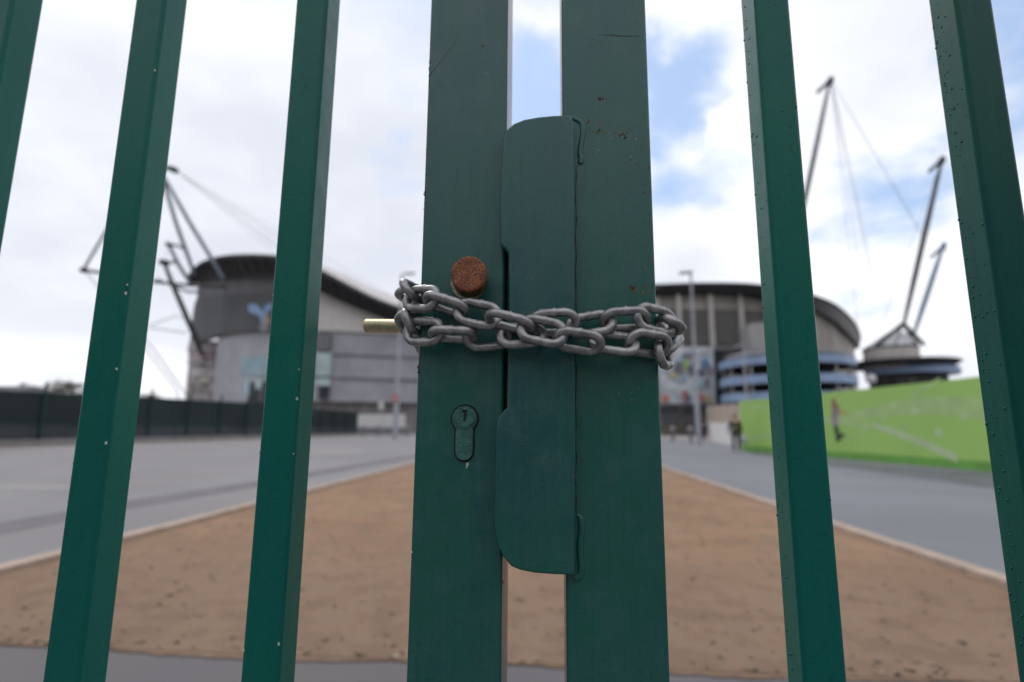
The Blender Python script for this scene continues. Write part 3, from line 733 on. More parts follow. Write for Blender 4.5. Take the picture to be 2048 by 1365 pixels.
MB().ribbon(strip2([(1300,697,704),(1421,694,702),(1500,690,698),(1600,690,698)], -1.6), 1.4).build('ledge', CLAD_D, st)
e2 = curve([(1300,118,572.5,590),(1400,116,569,586),(1475,115,569.5,586),(1515,115,572,590),(1575,117,579,603),(1630,123,594.5,621),(1668,130,610.5,641),(1697,141,634,667),(1713,153,655,684),(1719.5,166,676,694),(1716,182,694,698)], 5)
N = len(e2); vs = []
for px, Y, a, b in e2: vs += [P(px, a, Y), P(px, b, Y+1.0)]
mb = MB().add(vs, [(2*i, 2*i+1, 2*i+3, 2*i+2) for i in range(N-1)], 0)
top = [Vector(vs[2*i]) + Vector((0, .05, .12)) for i in range(N)]; inn = [p + Vector((-.25*max(0, p.x-60), 30 - .25*max(0, p.y-120), -2.0)) for p in top]
mb.add(top + inn, [(i, i+1, N+i+1, N+i) for i in range(N-1)], 1)
sof = [Vector(vs[2*i+1]) for i in range(N)]; mb.add(sof + [p - Vector((0,0,1.2)) for p in inn], [(i, i+1, N+i+1, N+i) for i in range(N-1)], 0)
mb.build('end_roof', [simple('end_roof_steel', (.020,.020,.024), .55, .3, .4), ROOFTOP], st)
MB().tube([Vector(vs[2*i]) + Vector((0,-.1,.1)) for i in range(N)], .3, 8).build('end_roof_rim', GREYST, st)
MB().ribbon([(1503,107,647,700),(1534,107,645,700)], 6).build('stair_head', simple('pale_render', (.42,.41,.41), .7, .05, .5), st)
MB().ribbon([(1429,118,704,870),(1448,118,704,870)], 4).build('doorway', DKGLASS, st)
for a, b in ((1322,1358),(1370,1390),(1392,1402)):
    MB().ribbon([(a, 117.5, 817, 850), (b, 117.5, 817, 850)], .6).build('shutter', simple('slate_shutter', (.15,.155,.175), .6, .1, .5), st)
MB().ribbon([(1316,116.5,806,817),(1432,116.5,806,817)], 1).build('door_lintel', CLAD_D, st)
MB().ribbon([(1316,116,852,862),(1402,116,852,862)], 1.5).build('planter', simple('planter_brown', (.16,.13,.10), .9, .3, .5), st)

# stair tower at the left end, open steelwork with coloured panels
tw = thing('stair_tower', 'open steel stair tower with coloured panels at left end of stadium', 'tower', P(405, 865, 128))
mb = MB(); rnd = random.Random(4)
lv_ = [(700+26*k) for k in range(6)]
for px in (378, 398, 420, 436):
    mb.tube([P(px, 688, 126), P(px, 872, 126)], .16, 6); mb.tube([P(px+2, 688, 130), P(px+2, 872, 130)], .14, 6)
for y in lv_: mb.box((P(374,y,126).x, 125.7, P(374,y,126).z-.15), (P(438,y,126).x, 130, P(374,y,126).z+.15))
for a, b in zip(lv_, lv_[1:]):
    for x0, x1 in ((378,398),(420,398),(420,436)): mb.tube([P(x0, a, 126), P(x1, b, 126)], .13, 6)
mb.box((P(380,700,129).x, 129, 0), (P(440,700,129).x, 129.4, P(400,682,129).z), 0)
mb.build('steel_frame', simple('tower_steel', (.6,.57,.57), .6, .2, .5), tw)
for px, py, w, h, c in ((393,826,22,26,(.45,.60,.22)),(428,775,14,12,(.50,.58,.36)),(398,745,24,16,(.55,.52,.50)),(425,708,22,22,(.22,.15,.17)),(395,712,18,16,(.50,.40,.42)),(424,812,16,24,(.36,.33,.31)),(390,776,20,14,(.20,.17,.16)),(426,742,20,20,(.33,.30,.30)),(408,760,20,12,(.55,.62,.40)),(424,848,26,36,(.24,.24,.25)),(386,850,24,18,(.3,.3,.32)),(404,792,24,18,(.34,.32,.33))):
    a, b = P(px-w/2, py-h/2, 126.8), P(px+w/2, py+h/2, 126.8)
    MB().box((a.x, 126.5, b.z), (b.x, 127, a.z)).build('panel', simple('tower_panel', tuple(min(.8, q*1.7) for q in c), .6, .2, .4), tw)

# ------------------------------------------------------------------ roof masts
def mast(label, loc, parts, cables=(), group='steel masts holding the stadium roof'):
    m_ = thing('roof_mast', label, 'mast', loc, group)
    for name, pts, rad, mat in parts:
        b_ = MB().tube(pts, rad, 12); b_.build(name, mat, m_)
    for c in cables: MB().tube(c, .05, 5).build('cable', CABLE, m_)
    return m_
tops = P(321, 342, 120)
mast('tall grey V-shaped mast above the left end of the dark roof', P(447,566,112), [
    ('strut', [tops, P(379,445,117), P(449,560,113)], [.40,.5,.45], STEEL),
    ('strut', [tops, P(352,446,121), P(371,499,122), P(390,552,123)], [.40,.48,.5,.45], STEEL),
    ('mast_head', [P(318,340,120), P(338,336,120), P(348,340,120), P(356,344,120)], [.4,.6,.85,.5], DKSTEEL)],
    [[P(352,342,120), P(x, y, Y)] for x, y, Y in ((560,495,110),(600,530,112),(660,545,112),(720,574,115),(780,590,118),(560,515,106))])
mast('short grey mast beside the tall left mast', P(380,560,122), [
    ('strut', [P(338,490,124), P(356,528,123), P(380,566,122)], [.4,.5,.45], STEEL),
    ('arm', [P(338,490,124), P(354,491,123), P(371,500,122)], .32, DKSTEEL),
    ('mast_head', [P(334,488,124), P(343,492,124)], .62, DKSTEEL)], [[P(338,490,124), P(328,525,124)]])
mast('lowest left mast slanting down across the dark louvred wall', P(402,700,118), [
    ('strut', [P(328,525,120), P(345,569,120), P(368,622,119), P(398,694,118), P(404,712,118)], [.4,.55,.62,.6,.3], DKSTEEL),
    ('arm', [P(328,525,120), P(343,526,121), P(352,522,122)], .3, DKSTEEL),
    ('mast_head', [P(322,524,120), P(335,527,120)], .75, DKSTEEL)])
mast('outrigger boom of the left roof with a pale tie, at far left', P(447,575,112), [
    ('arm', [P(165,541,128), P(205,546,127), P(314,565,123), P(376,571,120), P(450,574,112)], [.45,.4,.36,.4,.4], DKSTEEL),
    ('arm', [P(314,559,123), P(376,584,121), P(450,584,112)], .32, STEEL),
    ('mast_head', [P(163,540,128), P(173,542,128)], .7, DKSTEEL),
    ('tie', [P(167,540,128), P(207,471,127), P(262,380,125)], .34, STEEL),
    ('tie', [P(170,543,128), P(196,574,128), P(300,690,128), P(420,855,128)], .14, CABLE),
    ('rail', [P(300,651,124), P(352,632,122), P(376,640,121)], .12, CABLE),
    ('rail', [P(300,656,124), P(372,666,121)], .14, CABLE),
    ('rail', [P(285,690,124), P(352,778,124), P(372,850,124)], .12, CABLE)])
def tall(label, t_, b_, head, foot, rad, mats, cables):
    top, bot = P(*t_), P(*b_); q = [top + (bot-top)*u for u in (0,.12,.4,.75,1)]
    return mast(label, foot, [('shaft', q, [rad*.55, rad*.85, rad*1.1, rad, rad*.6], mats[0]),
        ('mast_head', [P(head[0]+3, head[1]-4, t_[2]), P(head[0], head[1]+4, t_[2]), P(head[0]-3, head[1]+14, t_[2])], [.2, .8, .5], mats[1]),
        ('arm', [P(head[0]-2, head[1]+6, t_[2]), P(head[0]-26, head[1]+28, t_[2])], [.42,.36], mats[1])], cables)
mA = tall('tallest roof mast, right of the gate centre, topped by a dark hook', (1660,160,112), (1566,610,108), (1661,157), P(1566,610,108), .46, (MASTR, MASTR),
    [[P(1662,160,112), P(x, y, Y)] for x, y, Y in ((1846,472,128),(1850,480,128),(1722,560,130),(1742,560,132),(1758,600,134),(1716,660,135))])
mB = tall('tall roof mast standing on the pale drum at right', (1884,318,118), (1807,652,118), (1884,316), P(1807,652,118), .50, (MASTR, MASTR),
    [[P(1884,318,118), P(1760,660,118)]])
mC = tall('short bluish roof mast just right of the drum mast', (1887,490,150), (1828,668,128), (1887,488), P(1828,668,128), .55, (MASTB, MASTB),
    [[P(1887,490,150), P(1962,650,140)]])

# ------------------------------------------------------------------ ramp tower and drum
rt_ = thing('spiral_ramp', 'round spiral ramp tower with pale blue bands right of the gate', 'ramp', P(1578, 862, 106))
rc = P(1578, 862, 106); rad = abs(P(1708, 862, 106).x - rc.x)
def ringband(mb, c, r, z0, z1, m=0, rise=0.0, a0=0, a1=360, th=.35, n=64):
    vs = []; 
    for k in range(n+1):
        a = R(a0 + (a1-a0)*k/n); dz = rise*math.cos(a - R(0))
        for rr in (r, r-th):
            vs += [(c.x+rr*math.cos(a), c.y+rr*math.sin(a), z0+dz), (c.x+rr*math.cos(a), c.y+rr*math.sin(a), z1+dz)]
    fs = []
    for k in range(n):
        i = 4*k; j = i+4
        fs += [(i,j,j+1,i+1), (i+2,i+3,j+3,j+2), (i+1,j+1,j+3,i+3), (i,i+2,j+2,j)]
    mb.add(vs, fs, m, False)
front = rc.y - rad
for y0, y1 in ((708,724),(746,764),(782,800),(818,834)):
    z1, z0 = P(1578, y0, front).z, P(1578, y1, front).z
    mb = MB(); ringband(mb, rc, rad, z0, z1); mb.build('blue_parapet', BLUEB, rt_)
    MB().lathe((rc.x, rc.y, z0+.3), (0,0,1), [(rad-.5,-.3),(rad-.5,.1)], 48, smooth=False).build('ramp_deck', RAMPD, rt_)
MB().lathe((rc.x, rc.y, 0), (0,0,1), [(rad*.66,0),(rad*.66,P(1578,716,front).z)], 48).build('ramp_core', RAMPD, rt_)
for k in range(14):
    a = 2*math.pi*k/14 + .2
    c = Vector((rc.x + (rad-.9)*math.cos(a), rc.y + (rad-.9)*math.sin(a), 0)); c2 = c.copy(); c2.z = P(1578,720,front).z
    MB().tube([c, c2], .22, 8).build('pillar', CONC, rt_)
MB().lathe((rc.x, rc.y, P(1578,700,front).z), (0,0,1), [(rad-1.2,-.5),(rad-1.0,0),(rad-1.6,.5)], 48).build('ramp_roof', CLAD_D, rt_)

dr = thing('drum_tower', 'pale concrete drum on a dark disc carrying a roof mast', 'tower', P(1798, 862, 122))
dc = P(1798, 862, 122); dr_r = abs(P(1847.5, 700, 122).x - P(1798, 700, 122).x)
zt = P(1798, 691, 122-dr_r).z; zb_ = P(1798, 724, 122-dr_r).z
mb = MB().lathe((dc.x, dc.y, 0), (0,0,1), [(dr_r,zb_-1),(dr_r,zt),(dr_r*.97,zt+.05)], 48); mb.build('drum', BEIGE, dr)
mb = MB(); ap = P(1806.5, 647.5, 118); ap2 = P(1828, 666, 126)
for k in range(16):
    a = 2*math.pi*k/16; p = Vector((dc.x + dr_r*math.cos(a), dc.y + dr_r*math.sin(a), zt))
    mb.tube([p, ap if k % 2 else ap2], .22 if k in (0,8) else .12, 6)
    q = Vector((dc.x + dr_r*math.cos(a+.39), dc.y + dr_r*math.sin(a+.39), zt)); mb.tube([p, q], .2, 6)
mb.tube([ap, P(1848, 690, 120)], .4, 6); mb.tube([ap, P(1749, 694, 120)], .4, 6)
mb.build('mast_frame', MASTR, dr)
cn = MB(); rg = [Vector((dc.x + dr_r*.93*math.cos(6.2832*k/24), dc.y + dr_r*.93*math.sin(6.2832*k/24), zt+.06)) for k in range(24)]
tp = [Vector((ap.x + .5 + (.9 if math.cos(6.2832*k/24) > 0 else .4)*math.cos(6.2832*k/24), dc.y-1 + .5*math.sin(6.2832*k/24), ap.z - .9 - .5*max(0, math.cos(6.2832*k/24)))) for k in range(24)]
cn.add(rg + tp, [(k, (k+1) % 24, (k+1) % 24+24, k+24) for k in range(24)] + [tuple(range(24, 48))], 0, True)
cn.build('cone', simple('cone_sheeting', (.62,.62,.64), .6, .15, .6), dr)
def disc(name, x0, x1, y0, y1, mat, thin=False):
    a, b = P(x0, y1, 122), P(x1, y0, 122); c = (a.x+b.x)/2; r = (b.x-a.x)/2; h = b.z-a.z
    return MB().lathe((c, 122+r*.15, a.z), (0,0,1), [(r*.86 if thin else r, 0), (r, h*.72), (r*.97, h)], 48, smooth=False).build(name, mat, dr)
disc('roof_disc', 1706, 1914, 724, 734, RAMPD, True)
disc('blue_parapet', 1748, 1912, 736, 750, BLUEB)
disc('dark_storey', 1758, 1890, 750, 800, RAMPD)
disc('base_storey', 1730, 1900, 800, 862, BLUEB)
MB().lathe(P(1742, 759, 112), (0,-1,0), [(.2,-.5),(.95,-.3),(.95,.3),(.2,.5)], 24).build('white_disc', WHITEP, dr)
gb = thing('bushes', 'dark evergreen shrubs between the spiral ramp and the drum tower', 'shrubs', P(1728, 860, 110))
mb = MB(); rnd = random.Random(8)
for k in range(900):
    c = P(1727 + rnd.gauss(0, 9), 0, 110); z = rnd.uniform(0, 11.5) * (1 - .3*rnd.random()); s_ = rnd.uniform(.25, .6)
    c = Vector((c.x, 110 + rnd.gauss(0, 1.2), z)); v = Vector((rnd.uniform(-1,1), rnd.uniform(-1,1), rnd.uniform(-1,1))).normalized(); u = v.orthogonal().normalized()
    mb.poly([c - v*s_, c + u*s_*.6, c + v*s_, c - u*s_*.6], rnd.choice((0, 0, 1)))
mb.build('foliage', [simple('dark_foliage', (.035,.055,.03), .9, .3, 1), simple('grey_foliage', (.07,.085,.06), .9, .3, 1)], gb)

# mural hung under the right stand
mu = MB(); my = 115.5
mu.ribbon([(1316, my, 694, 808), (1426, my, 694, 808)], .3, 0)
rnd = random.Random(3)
cols = [(.62,.66,.72),(.70,.66,.64),(.42,.55,.70),(.60,.62,.66),(.66,.72,.74),(.16,.18,.24),(.55,.16,.12),(.62,.27,.20),(.45,.60,.20),(.66,.55,.22),(.15,.27,.45),(.28,.22,.28),(.45,.60,.66)]
mmats = [simple('mural_print', c, .6, .2, .4) for c in cols]
def mb_blob(px, py, rx, ry, m, d): solid_poly(mu, bl(px, py, rx, ry, my - d, m, 12, .22, px)[0], m, .02)
d_ = .03
for k in range(60):
    d_ += .004; mb_blob(rnd.uniform(1322,1420), rnd.uniform(700,800), rnd.uniform(3,9), rnd.uniform(3,8), rnd.choice((1,2,3,4,4,12,12)), d_)
for px, py, rx, ry, m in ((1335,705,12,8,3),(1370,722,6,16,5),(1356,735,8,12,5),(1371,730,5,14,8),(1362,742,6,6,11),(1347,752,9,4,9),(1384,740,8,12,5),(1408,722,8,10,2),(1411,728,10,10,10),(1404,745,8,9,5),(1420,742,5,10,11),(1385,712,8,6,11),(1410,702,7,6,1),(1331,797,9,8,7),(1370,792,6,11,6),(1376,798,5,9,5),(1403,797,5,9,6),(1406,806,4,5,5),(1418,800,6,8,9),(1396,770,9,6,12),(1340,775,10,6,4),(1414,765,6,8,11)):
    d_ += .006; mb_blob(px, py, rx, ry, m, d_)
mo = mu.build('mural', mmats); tag(mo, 'large multicoloured mural panel hung below the right stand of the stadium', 'mural')
for o_ in (fb,): pass

# ------------------------------------------------------------------ hoarding
HO = [(1478,28.9),(1560,25.4),(1660,22.0),(1760,19.3),(1870,17.0),(1985,15.0),(2200,12.2),(2500,9.6)]
HTOP = {1478:806,1560:797,1660:784,1760:771,1870:759,1985:748.5,2200:722,2500:685}
def hoY(px):
    for (a, y0), (b, y1) in zip(HO, HO[1:]):
        if px <= b: return 1/((1/y0) + (1/y1-1/y0)*(px-a)/(b-a))
    return HO[-1][1]
hd = thing('hoarding', 'bright green printed hoarding with white pitch lines along the right road', 'hoarding', (11, 18, 0))
GREENP = simple('printed_grass', (.32, .53, .13), .5, .04, .6)
GREEND = simple('printed_dark_grass', (.13, .33, .055), .55, .12, 1.5)
LINEP = simple('printed_chalk_line', (.355, .51, .21), .55, .1, 2)
LINEB = simple('printed_bright_line', (.43, .54, .32), .55, .1, 2)
vs = []
for px, Y in HO:
    p = P(px, HTOP[px], Y); p.z = 2.56; vs += [p, Vector((p.x, p.y, .28)), Vector((p.x, p.y, .02)), p + Vector((.08,.04,0)), Vector((p.x+.08, p.y+.04, .02))]
pan_ = mb = MB()
for i in range(len(HO)-1):
    a = 5*i; b = a+5
    mb.add([vs[a],vs[a+1],vs[b+1],vs[b]], [(0,1,2,3)], 0); mb.add([vs[a+1],vs[a+2],vs[b+2],vs[b+1]], [(0,1,2,3)], 1)
    mb.add([vs[a],vs[b],vs[b+3],vs[a+3]], [(0,1,2,3)], 0); mb.add([vs[a+3],vs[b+3],vs[b+4],vs[a+4]], [(0,1,2,3)], 1)
HXY = [P(px, HTOP[px], Y).xy for px, Y in HO]
def on_ho(px, py, d=.015):                     # where the sight line meets the upright panel, d in front of it
    r = ray(px, py).xy; best = None
    for a, b in zip(HXY, HXY[1:]):
        e = b - a
        u2 = (r.x*a.y - r.y*a.x)/(r.y*e.x - r.x*e.y)
        k = ((a + e*u2).dot(r))/r.dot(r)
        if best is None or -.001 <= u2 <= 1.001: best = k
        if -.001 <= u2 <= 1.001: break
    return EYE + ray(px, py)*(best*(1 - d/70))
def band(mb, ctr, wid, m, d):                  # printed stripe following a list of (px, py)
    c = curve(ctr, 6) if len(ctr) > 2 else ctr
    if len(ctr) == 2: c = [tuple(a+(b-a)*k/8 for a, b in zip(*ctr)) for k in range(9)]
    ws = [wid[0] + (wid[1]-wid[0])*k/(len(c)-1) for k in range(len(c))]
    for i in range(len(c)-1):
        (x0, y0), (x1, y1) = c[i][:2], c[i+1][:2]
        mb.add([on_ho(x0, y0-ws[i], d), on_ho(x0, y0+ws[i], d), on_ho(x1, y1+ws[i+1], d), on_ho(x1, y1-ws[i+1], d)], [(0,1,2,3)], m)
band(mb, [(1640,846),(1680,838),(1740,826),(1800,816),(1880,811),(1960,818),(2060,826)], (3, 26), 2, .010)
band(mb, [(1640,838),(1680,846),(1745,852)], (5, 6), 2, .013)
band(mb, [(1695,880),(1745,852),(1790,822),(1830,788),(1880,760)], (3, 5), 2, .016)
band(mb, [(1745,850),(1830,880),(1915,917)], (5, 9), 3, .019)
band(mb, [(1480,812),(1535,818)], (3,4), 2, .010); band(mb, [(1500,880),(1545,868)], (4, 4), 2, .012)
for px, py, r, m in ((1878,865,8,3),(1830,824,7,3),(1930,834,7,3),(1860,820,5,2),(1810,855,7,2)):
    pts = [on_ho(px + r*math.cos(a*.4488), py + r*math.sin(a*.4488), .022 + r*.0003) for a in range(14)]; mb.poly(pts, m)
mb.build('panel', [GREENP, GREEND, LINEP, LINEB], hd)
mb = MB()
for pts, m in (([(1664,797),(1669,796),(1672,801),(1671,806),(1677,812),(1679,820),(1676,830),(1665,830),(1663,812)], 0),
               ([(1664,818),(1676,818),(1675,838),(1676,854),(1667,856),(1663,838)], 1),
               ([(1676,819),(1688,824),(1698,829),(1696,832),(1680,828)], 2),
               ([(1667,853),(1677,853),(1678,866),(1688,868),(1690,872),(1682,878),(1679,884),(1672,884),(1670,870)], 3)):
    mb.poly([on_ho(x, y, .024 + .002*m) for x, y in pts], m)
mb.build('printed_figure', [simple('figure_red', (.30,.13,.11), .6), simple('figure_mauve', (.27,.20,.26), .6), simple('figure_orange', (.42,.28,.12), .6), simple('figure_black', (.03,.05,.03), .6)], hd)
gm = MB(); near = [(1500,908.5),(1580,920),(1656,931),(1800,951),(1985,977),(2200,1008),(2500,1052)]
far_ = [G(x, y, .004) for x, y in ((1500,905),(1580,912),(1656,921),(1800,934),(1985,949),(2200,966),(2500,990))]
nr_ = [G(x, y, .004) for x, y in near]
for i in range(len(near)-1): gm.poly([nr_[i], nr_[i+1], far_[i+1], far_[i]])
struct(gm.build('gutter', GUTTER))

# pale wall end and timber panel beside the hoarding
wl = thing('boundary_wall', 'low white wall with beige slatted panel at the end of the green hoarding', 'wall', G(1447, 889))
wy0, wy1 = G(1420, 884).y, G(1474, 893).y
MB().ribbon([(1421, wy0, 846, 886), (1474, wy1, 846, 892)], .25).build('white_wall', WHITEP, wl)
MB().ribbon([(1421, wy0+.02, 812, 845.5), (1480, wy1+.02, 808, 845.5)], .2).build('slatted_panel', slatted('beige_slats', (.50,.40,.33), (.36,.29,.245), .42), wl)
MB().ribbon([(1416, wy0+.1, 812, 886), (1421, wy0+.1, 812, 886)], .3).build('end_post', CONC, wl)

# ------------------------------------------------------------------ left mesh fence
fe = thing('mesh_fence', 'dark green mesh screen fence on a kerb along the left road', 'fence', (-28, 45, 0))
A, B = G(0, 893), G(712, 871); A = A + (A-B)*.12
zf = lambda u: 2.62 + .5*min(1, u*2.2)
def FP(u, z): p = A + (B-A)*u; return Vector((p.x, p.y, z))
MESHD = simple('dark_screen_mesh', (.010,.020,.021), .8, .35, .3)
MESHL = simple('lower_screen_mesh', (.045,.055,.065), .8, .25, .4)
mb = MB(); mb2 = MB(); us = [k/14 for k in range(15)]
d = (B-A).normalized(); nrm = Vector((d.y, -d.x, 0))
for a, b in zip(us, us[1:]):
    mb.add([FP(a,1.1),FP(b,1.1),FP(b,zf(b)),FP(a,zf(a))] + [p - nrm*.03 for p in (FP(a,1.1),FP(b,1.1),FP(b,zf(b)),FP(a,zf(a)))], [(0,1,2,3),(4,7,6,5),(3,2,6,7),(0,4,5,1)])
    mb2.add([FP(a,.3),FP(b,.3),FP(b,1.1),FP(a,1.1)] + [p - nrm*.03 for p in (FP(a,.3),FP(b,.3),FP(b,1.1),FP(a,1.1))], [(0,1,2,3),(4,7,6,5),(0,4,5,1)])
mb.build('upper_mesh', MESHD, fe); mb2.build('lower_mesh', MESHL, fe)
FPOST = simple('fence_post_green', (.008,.045,.04), .5, .2, 2)
for k in range(15):
    u = k/14; p = FP(u, 0) + nrm*.06
    MB().box((p.x-.05, p.y-.05, 0), (p.x+.05, p.y+.05, zf(u)+.55)).build('post', FPOST, fe)
MB().tube([FP(u, 1.1) + nrm*.03 for u in us], .045, 6).build('rail', FPOST, fe)
mb = MB(); mb.obox((A+B)/2 + nrm*.1 + Vector((0,0,.14)), (B-A)/2, nrm*.18, Vector((0,0,.16))); mb.build('plinth', simple('plinth_concrete', (.26,.25,.25), .9, .15, 1), fe)
vb = MB(); vb.obox((A+B)/2 + nrm*1.2 + Vector((0,0,.004)), (B-A)/2, nrm*.9, Vector((0,0,.012)))
struct(vb.build('verge_strip', simple('brown_verge', (.21,.165,.14), .95, .25, 1)))

# distant tree line and shed behind the fence
def crown(name, label, px, py0, py1, Y, w, seed, mats, n=700):
    o_ = thing('tree', label, 'tree', G(px, 862) if False else Vector((P(px, 860, Y).x, Y, 0)), 'bare trees beyond the left fence')
    rnd = random.Random(seed); top = P(px, py0, Y).z; bot = P(px, py1, Y).z; cx_ = P(px, py0, Y).x
    tk = MB(); tk.tube([(cx_,Y,0),(cx_+.2,Y,bot),(cx_-.2,Y,(bot+top)/2)], [.45,.3,.15], 8)
    for k in range(9):
        a = rnd.uniform(0, 6.28); z = bot + (top-bot)*rnd.uniform(.0,.5); q = Vector((cx_+math.cos(a)*w*.8, Y+math.sin(a)*w*.5, z+(top-bot)*.35))
        tk.tube([(cx_,Y,z-.5), q], [.16,.04], 5)
    tk.build('trunk', mats[2], o_)
    fo = MB()
    cl_ = [Vector((rnd.gauss(0,.45)*w, rnd.gauss(0,.35)*w, bot + (top-bot)*rnd.random()**.8)) for k in range(16)]
    for k in range(n):
        c = rnd.choice(cl_) + Vector((rnd.gauss(0,.16)*w, rnd.gauss(0,.16)*w, rnd.gauss(0,.09)*(top-bot))); c = Vector((cx_+c.x, Y+c.y, c.z))
        s_ = rnd.uniform(.12,.32); v = Vector((rnd.uniform(-1,1), rnd.uniform(-1,1), rnd.uniform(-1,1))).normalized(); u = v.orthogonal().normalized()
        fo.poly([c-v*s_, c+u*s_*.5, c+v*s_, c-u*s_*.5], rnd.choice((0,1)))
    fo.build('crown', mats[:2], o_)
TR = [simple('twig_grey', (.16,.155,.145), .9, .2, 1), simple('twig_brown', (.22,.20,.165), .9, .2, 1), simple('bark', (.10,.085,.07), .9, .2, 2)]
for px, py0, Y, w, sd_, lb in ((92,768,120,4.5,1,'low grey bare tree beyond the fence, left of the leaning green bar'), (128,764,115,4.5,2,'tallest bare tree beyond the fence, left of the leaning green bar'), (152,770,125,4,3,'pale bare tree touching the leaning green bar'), (300,790,140,4,4,'small dark tree beyond the fence, right of the leaning green bar'), (60,776,130,4,5,'pale tree just right of the tall fence post')):
    crown('tree', lb, px, py0, 800, Y, w, sd_, TR)
sh = thing('shed', 'dark low roofed shed beyond the fence at far left', 'shed', P(-30, 860, 60))
a, b = P(-140, 777, 60), P(20, 777, 60)
MB().box((a.x, 60, 0), (b.x, 68, a.z-.6)).build('wall', simple('shed_wall', (.10,.11,.12), .8, .2, .5), sh)
MB().add([(a.x-.3,59.5,a.z-.7),(b.x+.9,59.5,a.z-.7),(b.x+.9,68.5,a.z-.7),(a.x-.3,68.5,a.z-.7),(a.x-.3,64,a.z+.6),(b.x-.8,64,a.z+.6)], [(0,1,5,4),(2,3,4,5),(1,2,5),(3,0,4),(0,3,2,1)]).build('roof', simple('shed_roof', (.06,.065,.07), .8, .2, .5), sh)

# ------------------------------------------------------------------ street furniture
def lamp(label, base, topy, pxt, arm, rad=.11):
    o_ = thing('lamp_post', label, 'lamp post', base, 'tall lamp posts in the plaza')
    top = P(pxt, topy, base.y); top.x = base.x
    MB().tube([base, base + (top-base)*.28, base + (top-base)*.30, top], [rad*1.5, rad*1.4, rad, rad*.7], 12).build('pole', GREYP, o_)
    MB().tube([top, top + Vector((arm*.5, 0, .12)), top + Vector((arm, 0, .05))], .05, 8).build('arm', GREYP, o_)
    c = top + Vector((arm, 0, .05)); MB().obox(c, Vector((.45,0,.03)), Vector((0,.18,0)), Vector((0,0,.07))).build('lamp_head', GREYP, o_)
    return o_
lb_ = G(790, 880)
lamp('tall grey lamp post left of the gate, carrying a red round sign', lb_, 549, 795, .75, .16)
lamp('tall slender lamp post right of the chain, before the mural', G(1398, 892), 547, 1386, -.35, .11)
lb3 = Vector((P(1497, 860, 60).x, 60, 0))
lamp('shorter lamp post standing in front of the blue ramp bands', lb3, 692, 1497, -.4, .13)
sg = thing('road_sign', 'red round no entry sign fixed to the lamp post left of the gate', 'sign', P(790, 796, lb_.y-.35))
c = P(790, 796, lb_.y-.3)
MB().lathe(c, (0,-1,0), [(.36,0),(.36,.02)], 32, smooth=False).build('sign_disc', simple('sign_red', (.55,.16,.15), .5, .08, 2), sg)
MB().box((c.x-.24, c.y-.028, c.z-.06), (c.x+.24, c.y-.021, c.z+.06)).build('white_bar', WHITEP, sg)
MB().box((c.x-.04, c.y+.001, c.z-.1), (c.x+.04, c.y+.2, c.z+.1)).build('bracket', GREYP, sg)
sb = G(764, 873); s2 = thing('direction_sign', 'small white sign board on a thin pole left of the red sign', 'sign', sb)
c = P(763, 810, sb.y)
MB().tube([sb, (sb.x, sb.y, c.z+.3)], .05, 8).build('pole', GREYP, s2)
MB().box((c.x-.36, c.y-.09, c.z-.55), (c.x+.30, c.y-.055, c.z+.45)).build('sign_board', WHITEP, s2)
br0 = G(717, 864)
bb = thing('barrier', 'row of white plastic barrier panels before the stadium ground floor', 'barrier', Vector((P(760,860,80).x, 80, 0)))
for k in range(8):
    x0 = 716 + k*11.8; a, b = P(x0+.4, 829, 80), P(x0+11.2, 855, 80)
    MB().box((a.x, 80, b.z), (b.x, 80.12, a.z)).build('barrier_panel', WHITEP, bb)
MB().box((P(716,855,80).x, 80.02, 0), (P(811,855,80).x, 80.1, P(760,855.5,80).z)).build('barrier_foot', CLAD_D, bb)
first_b = None
BOL = simple('bollard_grey', (.17,.165,.17), .6, .15, 3); BOLT = simple('bollard_cap', (.30,.29,.29), .5, .1, 3)
for px, py, lab in ((1345,884,'grey bollard nearest the gate post, right of the chain'),(1381,886,'grey bollard just left of the slender lamp post'),(726,872,'dark bollard at the left end of the white barrier'),(757,873,'dark bollard under the small white sign board'),(815,873,'dark bollard by the right end of the white barrier')):
    p = G(px, py); p.y = min(p.y, 64)
    p = Vector((P(px, 860, p.y).x, p.y, 0))
    if first_b is None:
        first_b = thing('bollard', lab, 'bollard', p, 'bollards across the plaza')
        MB().lathe((p.x,p.y,0), (0,0,1), [(.15,0),(.14,.02),(.14,.95)], 20).build('post', BOL, first_b)
        MB().lathe((p.x,p.y,0), (0,0,1), [(.14,.951),(.22,1.02),(.22,1.22),(.18,1.32),(.06,1.36)], 20).build('cap', BOLT, first_b)
    else:
        o_ = first_b.copy(); COL.objects.link(o_); o_.location = p; o_['label'] = lab
        for ch in list(first_b.children):
            c_ = ch.copy(); COL.objects.link(c_); c_.parent = o_

